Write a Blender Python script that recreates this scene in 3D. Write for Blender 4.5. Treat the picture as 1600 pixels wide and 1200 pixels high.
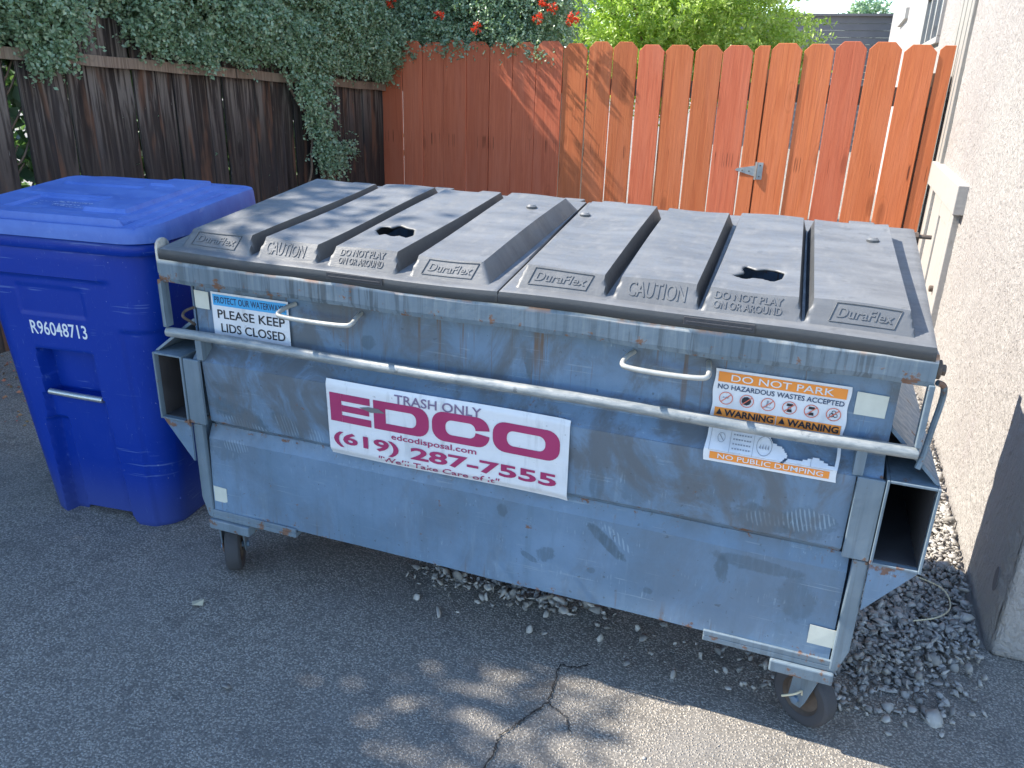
import bpy, math, random
import numpy as np
from mathutils import Vector, Matrix
random.seed(7); rng = np.random.default_rng(7)
scene = bpy.context.scene
for o in list(bpy.data.objects): bpy.data.objects.remove(o)
COL = scene.collection
R = math.radians

# ------------------------------------------------------------------ camera, sky, sun, exposure
CAM = Vector((0.6910, -1.6967, 1.5434))
YAW, PITCH, ROLL = R(19.884), R(21.25), R(-1.7195)
fwd_h = Vector((-math.sin(YAW), math.cos(YAW), 0)); side = Vector((math.cos(YAW), math.sin(YAW), 0))
fwd = fwd_h * math.cos(PITCH) + Vector((0, 0, -math.sin(PITCH)))
up0 = fwd_h * math.sin(PITCH) + Vector((0, 0, math.cos(PITCH)))
sr = side * math.cos(ROLL) - up0 * math.sin(ROLL)
su = side * math.sin(ROLL) + up0 * math.cos(ROLL)
cd = bpy.data.cameras.new('camera'); cam = bpy.data.objects.new('camera', cd); COL.objects.link(cam)
m = Matrix((sr, su, -fwd)).transposed().to_4x4(); m.translation = CAM; cam.matrix_world = m
cd.sensor_width = 36; cd.lens = 36 * 1246.1 / 1600; cd.clip_start = .02; cd.clip_end = 2000
scene.camera = cam

SUN = Vector((-.70, -.036, .70)).normalized()
el = math.asin(SUN.z); az = math.atan2(SUN.x, SUN.y)
w = bpy.data.worlds.new('World'); scene.world = w; w.use_nodes = True
nt = w.node_tree; nt.nodes.clear()
sky = nt.nodes.new('ShaderNodeTexSky'); sky.sky_type = 'NISHITA'; sky.sun_disc = False
sky.sun_elevation = el; sky.sun_rotation = az; sky.air_density = 1.0; sky.dust_density = 0.; sky.ozone_density = 2.0
bg = nt.nodes.new('ShaderNodeBackground'); bg.inputs[1].default_value = .15
wo = nt.nodes.new('ShaderNodeOutputWorld')
nt.links.new(sky.outputs[0], bg.inputs[0]); nt.links.new(bg.outputs[0], wo.inputs[0])
sl = bpy.data.lights.new('sun', 'SUN'); sl.energy = 3.9; sl.angle = R(.53); sl.color = (1, .92, .80)
so = bpy.data.objects.new('sun', sl); COL.objects.link(so)
so.rotation_euler = SUN.to_track_quat('Z', 'Y').to_euler(); so.location = SUN * 20
scene.view_settings.view_transform = 'Standard'; scene.view_settings.look = 'None'
scene.view_settings.gamma = 1; scene.view_settings.use_curve_mapping = False
scene.view_settings.exposure = 1.55

# ------------------------------------------------------------------ material helper
class NB:
    def __init__(s, name, color=(.5, .5, .5), rough=.6, metal=0, spec=.4):
        s.m = bpy.data.materials.new(name); s.m.use_nodes = True; s.t = s.m.node_tree; s.t.nodes.clear()
        s.o = s.t.nodes.new('ShaderNodeOutputMaterial'); s.b = s.t.nodes.new('ShaderNodeBsdfPrincipled')
        s.t.links.new(s.b.outputs[0], s.o.inputs[0])
        s.set('Base Color', color); s.set('Roughness', rough); s.set('Metallic', metal); s.set('Specular IOR Level', spec)
    def lk(s, v, sock):
        if isinstance(v, bpy.types.NodeSocket): s.t.links.new(v, sock)
        elif isinstance(v, (tuple, list)):
            sock.default_value = (*v, 1) if len(v) == 3 and len(sock.default_value) == 4 else v
        else: sock.default_value = v
    def set(s, k, v): s.lk(v, s.b.inputs[k]); return s
    def math(s, op, a, b=0., c=None, clamp=False):
        n = s.t.nodes.new('ShaderNodeMath'); n.operation = op; n.use_clamp = clamp
        s.lk(a, n.inputs[0]); s.lk(b, n.inputs[1])
        if c is not None: s.lk(c, n.inputs[2])
        return n.outputs[0]
    def pos(s, sc=(1, 1, 1), rot=(0, 0, 0), off=(0, 0, 0), rnd=0., gen='Position'):
        if gen == 'Position': v = s.t.nodes.new('ShaderNodeNewGeometry').outputs['Position']
        else: v = s.t.nodes.new('ShaderNodeTexCoord').outputs[gen]
        mp = s.t.nodes.new('ShaderNodeMapping'); mp.inputs['Scale'].default_value = sc
        mp.inputs['Rotation'].default_value = rot; mp.inputs['Location'].default_value = off
        s.t.links.new(v, mp.inputs[0]); r = mp.outputs[0]
        if rnd:
            oi = s.t.nodes.new('ShaderNodeObjectInfo'); vm = s.t.nodes.new('ShaderNodeVectorMath'); vm.operation = 'ADD'
            k = s.math('MULTIPLY', oi.outputs['Random'], rnd); cx = s.t.nodes.new('ShaderNodeCombineXYZ')
            s.lk(k, cx.inputs[0]); s.lk(k, cx.inputs[1]); s.lk(s.math('MULTIPLY', k, .37), cx.inputs[2])
            s.t.links.new(r, vm.inputs[0]); s.t.links.new(cx.outputs[0], vm.inputs[1]); r = vm.outputs[0]
        return r
    def xyz(s, which):
        n = s.t.nodes.new('ShaderNodeSeparateXYZ'); s.t.links.new(s.pos(), n.inputs[0]); return n.outputs[which]
    def objrand(s): return s.t.nodes.new('ShaderNodeObjectInfo').outputs['Random']
    def noise(s, vec, scale, det=4, rough=.55, dist=0.):
        n = s.t.nodes.new('ShaderNodeTexNoise'); s.t.links.new(vec, n.inputs['Vector'])
        n.inputs['Scale'].default_value = scale; n.inputs['Detail'].default_value = det
        n.inputs['Roughness'].default_value = rough; n.inputs['Distortion'].default_value = dist
        return n.outputs['Fac']
    def voro(s, vec, scale, feat='F1', out='Distance', rnd=1.):
        n = s.t.nodes.new('ShaderNodeTexVoronoi'); n.feature = feat; s.t.links.new(vec, n.inputs['Vector'])
        n.inputs['Scale'].default_value = scale; n.inputs['Randomness'].default_value = rnd; return n.outputs[out]
    def rng(s, v, a, b, c=0., d=1., smooth=True):
        n = s.t.nodes.new('ShaderNodeMapRange'); n.interpolation_type = 'SMOOTHSTEP' if smooth else 'LINEAR'
        s.lk(v, n.inputs[0]); s.lk(a, n.inputs[1]); s.lk(b, n.inputs[2]); s.lk(c, n.inputs[3]); s.lk(d, n.inputs[4]); return n.outputs[0]
    def mix(s, f, a, b, mode='MIX'):
        n = s.t.nodes.new('ShaderNodeMix'); n.data_type = 'RGBA'; n.blend_type = mode
        s.lk(f, n.inputs[0]); s.lk(a, n.inputs[6]); s.lk(b, n.inputs[7]); return n.outputs[2]
    def ramp(s, f, stops):
        n = s.t.nodes.new('ShaderNodeValToRGB'); e = n.color_ramp.elements
        e[0].position, e[0].color = stops[0][0], (*stops[0][1], 1); e[1].position, e[1].color = stops[-1][0], (*stops[-1][1], 1)
        for p, c in stops[1:-1]: x = e.new(p); x.color = (*c, 1)
        s.lk(f, n.inputs[0]); return n.outputs[0]
    def bump(s, h, dist=.01, strength=1., prev=None):
        n = s.t.nodes.new('ShaderNodeBump'); n.inputs['Distance'].default_value = dist; n.inputs['Strength'].default_value = strength
        s.lk(h, n.inputs['Height'])
        if prev is not None: s.t.links.new(prev, n.inputs['Normal'])
        s.t.links.new(n.outputs[0], s.b.inputs['Normal']); return n.outputs[0]
    def ell(s, axis_a, axis_b, ca, cb, ra, rb, rot=0., wob=None):      # soft elliptic mask 1 inside 0 outside
        A = s.math('SUBTRACT', axis_a, ca); B = s.math('SUBTRACT', axis_b, cb)
        c, d = math.cos(rot), math.sin(rot)
        u = s.math('ADD', s.math('MULTIPLY', A, c / ra), s.math('MULTIPLY', B, d / ra))
        v = s.math('ADD', s.math('MULTIPLY', A, -d / rb), s.math('MULTIPLY', B, c / rb))
        q = s.math('SQRT', s.math('ADD', s.math('MULTIPLY', u, u), s.math('MULTIPLY', v, v)))
        if wob is not None: q = s.math('ADD', q, wob)
        return s.rng(q, .75, 1.05, 1., 0.)

def paint_material(name, drips=0., scuff=True):
    b = NB(name, rough=.42, spec=.45)
    P = b.pos(); st = b.pos((9, 9, .9)); X = b.xyz(0); Z = b.xyz(2)
    n1 = b.noise(P, 3.2, 5, .6); n2 = b.noise(st, 3, 5, .62); n3 = b.noise(P, 45, 4, .6); n4 = b.noise(b.pos((3, 3, 9), (0, R(25), 0)), 2.4, 5, .65)
    col = b.mix(b.rng(n1, .35, .68), (.118, .185, .265), (.155, .240, .350))
    col = b.mix(b.rng(n2, .52, .78, 0, .45), col, (.095, .15, .20))
    col = b.mix(b.rng(n2, .22, .42, .3, 0), col, (.25, .34, .42))
    if scuff:
        wob = b.math('MULTIPLY', b.math('SUBTRACT', b.noise(b.pos((1, 1, 1), (0, R(30), 0)), 26, 6, .7), .5), 1.5)
        stn = b.rng(b.noise(b.pos((50, 50, 9), (0, R(-28), 0)), 2.2, 4, .65), .30, .58, .55, 1.)
        for (cx, cz, ra, rb, rot, d) in ((-.80, .68, .055, .018, -.15, .75), (-.76, .60, .115, .040, -.35, .8), (-.60, .595, .07, .03, -.5, .65), (.33, .505 - .06, .075, .017, -.72, .8),
                (.70, .60, .085, .04, .0, .7), (.79, .61, .07, .045, .2, .5), (.40, .64, .05, .08, 0, .35), (.30, .61, .02, .07, .0, .5), (.57, .66, .10, .05, .1, .35),
                (.05, .47, .018, .02, 0, .6), (.18, .37, .03, .022, .5, .55), (.13, .35, .028, .01, -.5, .55), (-.35, .87, .022, .022, 0, .6), (.62, .44, .018, .04, .1, .7),
                (.80, .40, .05, .07, .3, .45), (.70, .47, .12, .02, -.05, .6), (-.84, .47, .06, .035, 0, .4), (.10, .88, .011, .035, .1, .7), (.45, .33, .014, .01, 0, .6), (.30, .35, .012, .01, 0, .5)):
            mk = b.math('MULTIPLY', b.math('MULTIPLY', b.ell(X, Z, cx, cz, ra, rb, rot, wob), d), stn)
            col = b.mix(mk, col, (.060, .095, .125))
        # brushed pale lines inside the scuffs
        wv = b.noise(b.pos((60, 60, 6), (0, R(-35), 0)), 3, 3, .6)
        col = b.mix(b.math('MULTIPLY', b.rng(wv, .58, .7, 0, .5), b.rng(n4, .5, .62)), col, (.30, .40, .48))
    if scuff:      # combed smears, rust runs below the seams, long scratches
        comb = b.rng(b.math('SINE', b.math('ADD', b.math('MULTIPLY', X, 620.), b.math('MULTIPLY', b.math('ADD', Z, b.math('MULTIPLY', b.noise(P, 9, 2), .05)), 160.))), .1, .7)
        for (cx, cz, ra, rb, rot) in ((-.60, .595, .05, .03, -.4), (-.51, .575, .03, .028, -.4), (.79, .62, .06, .03, .15), (.70, .60, .05, .02, .1), (-.74, .575, .09, .014, -.2), (.36, .46, .06, .012, -.7), (-.80, .49, .05, .02, 0)):
            col = b.mix(b.math('MULTIPLY', b.math('MULTIPLY', b.ell(X, Z, cx, cz, ra, rb, rot, wob), comb), .6), col, (.27, .36, .44))
        run = b.noise(b.pos((26, 26, .8)), 2.4, 4, .6)
        below = b.math('ADD', b.rng(Z, .47, .545, 0, 1.), b.math('ADD', b.rng(Z, .80, .975, 0, 1.), b.rng(Z, .255, .33, 1., 0.)))
        below = b.math('MULTIPLY', below, b.math('SUBTRACT', 1., b.ell(Z, Z, .66, .66, .11, .11)))
        col = b.mix(b.math('MULTIPLY', b.math('MULTIPLY', b.rng(run, .60, .70), below), .55), col, (.14, .095, .07))
        for rt, th in ((20, .64), (-55, .66), (80, .66)):
            sc_ = b.noise(b.pos((3, 3, 150), (0, R(rt), 0)), 1.3, 2, .4)
            col = b.mix(b.math('MULTIPLY', b.rng(sc_, th + .02, th + .04, 0, .4), b.rng(b.noise(b.pos((2, 2, 2), off=(rt, 0, 0)), 4., 4), .52, .62)), col, (.30, .37, .42))
    if scuff:      # grey road grime; extra weight on the upper two panels paints their duller light
        gz = b.rng(Z, .50, .60, .35, 1.)
        gr = b.rng(b.noise(b.pos((2.2, 2.2, 1.3)), 3.1, 6, .68, .6), .42, .62)
        col = b.mix(b.math('MULTIPLY', b.math('MULTIPLY', gr, gz), .9), col, (.105, .120, .136))
    # thin dark chips
    col = b.mix(b.rng(b.noise(P, 70, 2, .5), .70, .74, 0, .6), col, (.07, .085, .10))
    if drips:
        col = b.mix(.62, col, b.mix(b.rng(n1, .35, .68), (.125, .155, .165), (.175, .205, .21)))
        dr = b.noise(b.pos((22, 22, .9)), 2.6, 4, .65, .4); gm = b.rng(b.noise(P, 1.6, 3), .3, .6)
        top = b.rng(Z, .955, 1.04, .45, 1.)
        col = b.mix(b.math('MULTIPLY', b.math('MULTIPLY', b.rng(dr, .38, .50, 1., 0.), b.math('MAXIMUM', gm, b.rng(X, -.1, .5, 0, .8))), .8 * drips), col, (.06, .075, .085))
        col = b.mix(b.math('MULTIPLY', b.math('MULTIPLY', b.rng(dr, .52, .72), top), .5 * drips), col, (.27, .31, .31))
        er = b.rng(Z, 1.026, 1.041)
        col = b.mix(b.math('MULTIPLY', er, b.rng(b.noise(P, 9, 4), .35, .6)), col, (.62, .58, .50))
        col = b.mix(b.math('MULTIPLY', er, b.rng(b.noise(P, 14, 4), .52, .62)), col, (.42, .22, .12))
    # rust at seams and low edges
    rn = b.noise(P, 20, 6, .7)
    lowm = b.math('ADD', b.rng(Z, .245, .30, 1., 0.), b.math('ADD', b.ell(Z, Z, .548, .548, .03, .03), b.ell(Z, Z, .99, .99, .03, .03)), clamp=True)
    edge = b.math('MAXIMUM', b.rng(X, .87, .96), b.rng(X, -.96, -.87, 1., 0.))
    rm = b.math('ADD', rn, b.math('ADD', b.math('MULTIPLY', lowm, .10), b.math('MULTIPLY', edge, .055)))
    rust = b.rng(rm, .66, .72)
    rc = b.mix(b.noise(P, 60, 3), (.10, .045, .022), (.26, .115, .05))
    col = b.mix(b.math('MULTIPLY', rust, .85), col, rc)
    b.set('Base Color', col)
    b.set('Roughness', b.math('ADD', b.rng(n3, .3, .7, .34, .6), b.math('MULTIPLY', rust, .3)))
    bp = b.bump(b.math('ADD', b.math('MULTIPLY', n1, 2.2), b.math('ADD', b.math('MULTIPLY', n3, .25), b.math('MULTIPLY', rust, .12))), .0045, .55)
    return b.m

MAT = {}
MAT['paint'] = paint_material('worn_grey_blue_paint')
MAT['lip'] = paint_material('streaked_rim_paint', 1., False)
MAT['hardware'] = paint_material('grey_hardware_paint', .35, False)

def plain(name, c, rough=.6, metal=0, var=.15, scale=30, bump=0., spec=.4):
    b = NB(name, rough=rough, metal=metal, spec=spec); n = b.noise(b.pos(), scale, 4, .6)
    b.set('Base Color', b.mix(n, tuple(x * (1 - var) for x in c), tuple(min(1, x * (1 + var)) for x in c)))
    b.set('Roughness', b.rng(n, .3, .7, rough * .85, min(1, rough * 1.15)))
    if bump: b.bump(n, bump)
    return b.m
b = NB('scraped_bar_paint', metal=.15, spec=.5); P = b.pos(); n = b.noise(b.pos((3, 10, 10)), 4, 6, .7)
c = b.mix(b.rng(n, .38, .68), (.21, .235, .245), (.37, .38, .37)); c = b.mix(b.rng(b.noise(P, 26, 5, .7), .60, .68, 0, .7), c, (.14, .15, .155)); c = b.mix(b.rng(b.noise(P, 17, 6, .75), .66, .71, 0, .7), c, (.25, .14, .09))
b.set('Base Color', c); b.set('Roughness', b.rng(n, .3, .7, .3, .5)); b.bump(b.noise(P, 60, 4), .0007); MAT['bar'] = b.m
MAT['handle'] = plain('pale_rod', (.42, .42, .39), .42, .2, .25, 50)
MAT['galv'] = plain('galvanised_steel', (.50, .53, .54), .35, .75, .2, 60)
MAT['rubber'] = plain('tyre_rubber', (.055, .055, .06), .8, 0, .35, 70, .001)
MAT['steel_dark'] = plain('dirty_wheel_core', (.13, .10, .08), .7, .3, .5, 60, .001)
MAT['inside'] = plain('dark_pocket_inside', (.055, .052, .055), .8, 0, .5, 18, .001)  # mottled dark grey for the inner faces of the pockets
MAT['black'] = plain('print_black', (.02, .022, .03), .5)
MAT['navy'] = plain('print_navy', (.025, .05, .11), .5)
MAT['maroon'] = plain('print_maroon', (.36, .035, .12), .5, 0, .18, 8)
MAT['mauve'] = plain('print_mauve_grey', (.20, .15, .24), .5)
MAT['orange_p'] = plain('print_orange', (.80, .27, .045), .5, 0, .1, 12)
MAT['blue_p'] = plain('print_blue', (.06, .36, .68), .5)
MAT['red_p'] = plain('print_red', (.65, .16, .10), .5)
MAT['grey_p'] = plain('print_grey', (.28, .30, .33), .5)
MAT['tape'] = plain('pale_reflective_tape', (.60, .60, .52), .5, 0, .12, 40)
b = NB('vinyl_white', rough=.38)
n = b.noise(b.pos(), 7, 4); c = b.mix(b.rng(n, .5, .75), (.70, .71, .73), (.56, .58, .61)); c = b.mix(b.rng(b.noise(b.pos((16, 16, 2)), 2, 5, .65), .54, .72, 0, .4), c, (.36, .37, .38)); b.set('Base Color', b.mix(b.rng(b.noise(b.pos(), 55, 5, .7), .66, .70, 0, .6), c, (.28, .28, .28)))
b.bump(b.noise(b.pos((1, 1, 2)), 14, 3), .004, .8); MAT['vinyl'] = b.m

b = NB('weathered_lid_plastic', rough=.5, spec=.5)
P = b.pos(); n1 = b.noise(b.pos((1.2, 5, 1)), 3.5, 6, .65); n2 = b.noise(b.pos((6, 3, 3), (0, 0, R(20))), 5, 5, .7); n3 = b.noise(P, 120, 4, .6)
c = b.mix(b.rng(n1, .32, .7), (.115, .12, .127), (.165, .17, .176)); c = b.mix(b.rng(n2, .5, .8, 0, .5), c, (.235, .24, .243))
c = b.mix(b.rng(b.noise(P, 30, 5), .62, .7, 0, .5), c, (.09, .095, .10))
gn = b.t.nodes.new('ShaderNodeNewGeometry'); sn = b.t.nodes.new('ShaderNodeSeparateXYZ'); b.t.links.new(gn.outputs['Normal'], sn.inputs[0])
c = b.mix(b.rng(sn.outputs[2], .2, .75, .85, 0.), c, (.045, .048, .052))   # steep and downward faces darker than upward ones
b.set('Base Color', c); b.set('Roughness', b.rng(n2, .3, .7, .42, .62))
b.bump(b.math('ADD', n1, b.math('MULTIPLY', n3, .1)), .006, .5); MAT['lid'] = b.m

b = NB('blue_bin_plastic', rough=.48, spec=.3)
P = b.pos(); n1 = b.noise(P, 4, 5); n2 = b.noise(b.pos((20, 4, 4), (0, R(40), 0)), 8, 5, .7)
c = b.mix(n1, (.001, .026, .26), (.003, .038, .33)); c = b.mix(b.rng(n2, .60, .74, 0, .5), c, (.10, .18, .46)); c = b.mix(b.math('MULTIPLY', b.rng(b.noise(b.pos((3, 3, 90), (0, R(48), 0)), 1.2, 2), .66, .69, 0, .35), b.rng(b.noise(P, 7, 3), .5, .6)), c, (.16, .25, .52)); c = b.mix(b.rng(b.xyz(2), .02, .25, .35, 0), c, (.10, .12, .20))
c = b.mix(b.rng(b.noise(P, 90, 3), .72, .76, 0, .6), c, (.30, .36, .52))
b.set('Base Color', c); b.set('Roughness', b.rng(n1, .3, .7, .36, .5)); b.bump(b.noise(P, 160, 3), .0006, .6); MAT['blue'] = b.m
b = NB('blue_lid_plastic', rough=.5, spec=.5)
P = b.pos(); n1 = b.noise(b.pos((2, 5, 2)), 3, 6, .65)
c = b.mix(b.rng(n1, .3, .7), (.06, .135, .46), (.105, .20, .55)); c = b.mix(b.rng(b.noise(P, 22, 5), .6, .72, 0, .4), c, (.24, .32, .62))
b.set('Base Color', c); b.set('Roughness', b.rng(n1, .3, .7, .45, .6)); b.bump(b.math('ADD', n1, b.math('MULTIPLY', b.noise(P, 150), .1)), .002, .6); MAT['bluelid'] = b.m
b = NB('white_ink', (.72, .76, .80), .5); MAT['ink'] = b.m
b = NB('worn_white_ink', rough=.5)
b.set('Base Color', b.mix(b.rng(b.noise(b.pos(), 160, 4), .46, .54), (.06, .12, .45), (.62, .70, .85))); MAT['ink_worn'] = b.m

def wood(name, dark, light, grey, knots=.5, bump=.0015, old=False):
    b = NB(name, rough=.75 if old else .62, spec=.25)
    V = b.pos((15, 15, .8) if old else (34, 34, 1.3), rnd=90.); V2 = b.pos((7, 7, .9), rnd=50.); K = b.pos((7.5, 7.5, 2.4), rnd=33.)
    g = b.noise(V, 1.6, 6, .62, 1.2); g2 = b.noise(V2, 1.3, 4, .6, .5)
    c = b.mix(b.rng(g, .3, .72), dark, light); c = b.mix(b.rng(g2, .42, .7, 0, .65), c, grey)
    kd = b.voro(K, .62); kn = b.rng(kd, .05, .17, 1., 0.)
    ring = b.math('MULTIPLY', b.math('SINE', b.math('MULTIPLY', kd, 75.)), b.rng(kd, .12, .34, .5, 0.))
    c = b.mix(b.math('MULTIPLY', kn, knots), c, tuple(x * .35 for x in dark))
    c = b.mix(b.math('MULTIPLY', b.rng(ring, .1, .5), knots * .5), c, tuple(x * .6 for x in dark))
    r = b.objrand(); c = b.mix(b.rng(r, 0, 1, 0, .6 if old else .34, False), c, tuple(x * (.8 if old else .62) for x in dark)) 
    if old:
        Z = b.xyz(2); c = b.mix(b.math('MULTIPLY', b.rng(Z, .9, 1.5, 0, .7), b.rng(g, .46, .62)), c, (.25, .225, .205))
        ch = b.noise(b.pos((30, 30, 4), rnd=20.), 2.2, 6, .7); c = b.mix(b.rng(ch, .68, .71, 0, .8), c, (.24, .23, .22))
        br = b.noise(b.pos((5, 5, 1), rnd=70.), 1.6, 3); c = b.mix(b.rng(br, .55, .68, 0, .75), c, (.16, .085, .055))
    else:
        Z = b.xyz(2)      # thin dark water marks in a row where the rail nails bled
        tick = b.noise(b.pos((95, 95, 1.0), rnd=11.), 1., 2, .5)
        band = b.math('MULTIPLY', b.rng(Z, .93, .97), b.rng(Z, 1.03, 1.06, 1., 0.))
        c = b.mix(b.math('MULTIPLY', band, b.rng(tick, .62, .68, 0, .85)), c, (.07, .02, .012))
    b.set('Base Color', c); b.set('Roughness', b.rng(g, .3, .7, .5 if not old else .7, .72 if not old else .9))
    b.bump(b.math('ADD', g, b.math('MULTIPLY', kn, -.4)), bump * 2, .8); return b.m
MAT['redwood'] = wood('red_stained_cedar', (.56, .140, .070), (.70, .205, .105), (.66, .21, .12), .5)
MAT['redwood2'] = wood('orange_stained_cedar', (.56, .155, .060), (.72, .230, .090), (.68, .23, .11), .5)
MAT['oldwood'] = wood('charred_old_boards', (.022, .018, .018), (.115, .095, .085), (.05, .048, .055), .7, .004, True)
MAT['rail'] = wood('bleached_rail', (.17, .125, .095), (.34, .27, .215), (.30, .25, .2), .5)
MAT['whitewood'] = (lambda b: (b.set('Base Color', b.mix(b.rng(b.noise(b.pos((40, 40, 2)), 2, 5), .5, .75), (.34, .325, .295), (.25, .235, .205))), b.bump(b.noise(b.pos((60, 60, 3)), 2, 5), .004))[0].m)(NB('weathered_white_paint', rough=.7))
MAT['whitedoor'] = (lambda b: (b.set('Base Color', b.mix(b.rng(b.noise(b.pos((8, 8, 3)), 3, 5), .58, .8), (.40, .385, .36), (.30, .28, .25))), b.bump(b.noise(b.pos(), 60, 4), .0015))[0].m)(NB('white_trim_paint', rough=.65))
MAT['siding'] = plain('grey_siding', (.16, .155, .16), .8, 0, .3, 3, .004)
MAT['glass'] = NB('window_glass', (.05, .07, .09), .08, 0, .7).m
MAT['bark'] = plain('vine_bark', (.16, .12, .09), .85, 0, .45, 40, .004)
MAT['straw'] = plain('dry_straw', (.62, .55, .38), .7)

b = NB('stucco', rough=.9, spec=.15)
P = b.pos(); n1 = b.noise(b.pos((1, 1, .7)), 60, 5, .65, .3); n2 = b.noise(b.pos((1, 1, .6)), 19, 5, .6, .6); n3 = b.noise(P, 1.3, 4)
c = b.mix(b.rng(n3, .35, .7), (.39, .365, .345), (.43, .41, .385)); c = b.mix(b.rng(n2, .25, .42, .35, 0), c, (.30, .28, .262))
Z = b.xyz(2); c = b.mix(b.rng(Z, 0, .06, .3, 0), c, (.24, .22, .205))
c = b.mix(b.rng(b.noise(b.pos((3, 3, .6)), 2.4, 5), .58, .75, 0, .35), c, (.36, .325, .325))
b.set('Base Color', c)
b.bump(b.math('ADD', b.rng(n1, .35, .65), b.math('MULTIPLY', b.rng(n2, .42, .6), 1.1)), .0055, .8); MAT['stucco'] = b.m

b = NB('worn_asphalt', rough=.88, spec=.25)
P = b.pos(); vd = b.voro(P, 140); vc = b.voro(P, 140, out='Color'); n1 = b.noise(P, 170, 5, .8); n2 = b.noise(P, 1.1, 5, .6); n3 = b.noise(P, 7, 5, .6); nf = b.noise(P, 38, 4, .65)
sx = b.t.nodes.new('ShaderNodeSeparateColor'); b.t.links.new(vc, sx.inputs[0]); cell = sx.outputs[0]
c = b.mix(b.rng(n1, .32, .68), (.16, .150, .136), (.74, .67, .57)); c = b.mix(b.math('MULTIPLY', b.rng(cell, .55, 1., 0, .8, False), b.rng(vd, .0, .45, 1., 0)), c, (.56, .53, .47))
c = b.mix(b.rng(vd, .34, .62, 0, .6), c, (.06, .056, .052))
c = b.mix(b.rng(b.noise(P, 13, 6, .75), .50, .66, 0, .45), c, (.11, .102, .094)); c = b.mix(b.rng(b.noise(P, 2.3, 6, .7), .52, .68, 0, .35), c, (.33, .31, .285))
c = b.mix(b.math('MULTIPLY', b.rng(cell, .975, .985, 0, .9), b.rng(vd, .25, .4, 1., 0.)), c, (.58, .58, .56)); c = b.mix(b.rng(n2, .35, .7, 0, .3), c, (.15, .15, .155)); c = b.mix(b.rng(n3, .55, .75, 0, .35), c, (.09, .082, .078))
b.set('Base Color', c); b.bump(b.math('ADD', b.math('MULTIPLY', b.rng(vd, 0, .5, 1., 0.), 1.), b.math('ADD', b.math('MULTIPLY', n1, .9), b.math('MULTIPLY', nf, .7))), .0042, 1.); MAT['asphalt'] = b.m
MAT['dirt'] = plain('gravel_dirt', (.24, .22, .195), .95, 0, .4, 60, .008)
MAT['crackdark'] = plain('crack_gap_dark', (.035, .032, .03), .95, 0, .5, 90, .002)  # near-black standing in for shade inside the crack

def attr_mat(name, stops, rough=.8, transl=0., spec=.3, bumpn=0.):
    b = NB(name, rough=rough, spec=spec)
    a = b.t.nodes.new('ShaderNodeAttribute'); a.attribute_name = 'tint'
    c = b.ramp(a.outputs['Fac'], stops)
    if bumpn: n = b.noise(b.pos(), 90, 4); c = b.mix(.35, c, b.mix(n, (.05, .05, .05), (.5, .48, .45))); b.bump(n, bumpn)
    b.set('Base Color', c)
    if transl:
        t = b.t.nodes.new('ShaderNodeBsdfTranslucent'); b.lk(b.mix(1., c, (1., 1.25, .45), 'MULTIPLY'), t.inputs[0])
        mx = b.t.nodes.new('ShaderNodeMixShader'); mx.inputs[0].default_value = transl
        b.t.links.new(b.b.outputs[0], mx.inputs[1]); b.t.links.new(t.outputs[0], mx.inputs[2]); b.t.links.new(mx.outputs[0], b.o.inputs[0])
    return b.m
MAT['gravel'] = attr_mat('crushed_stone', [(0, (.22, .205, .185)), (.5, (.40, .375, .34)), (1, (.60, .57, .52))], .85, bumpn=.002)
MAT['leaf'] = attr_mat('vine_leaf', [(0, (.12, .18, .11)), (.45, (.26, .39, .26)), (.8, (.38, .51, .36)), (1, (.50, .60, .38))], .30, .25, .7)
MAT['leaf2'] = attr_mat('lime_leaf', [(0, (.22, .30, .07)), (.5, (.42, .54, .15)), (1, (.62, .70, .32))], .42, .42, .45)
MAT['leaf3'] = attr_mat('dry_leaf', [(0, (.12, .06, .03)), (.5, (.30, .20, .10)), (1, (.55, .12, .10))], .8)
MAT['flower'] = attr_mat('red_flower', [(0, (.60, .03, .015)), (1, (.95, .12, .05))], .5, .3)

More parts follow.
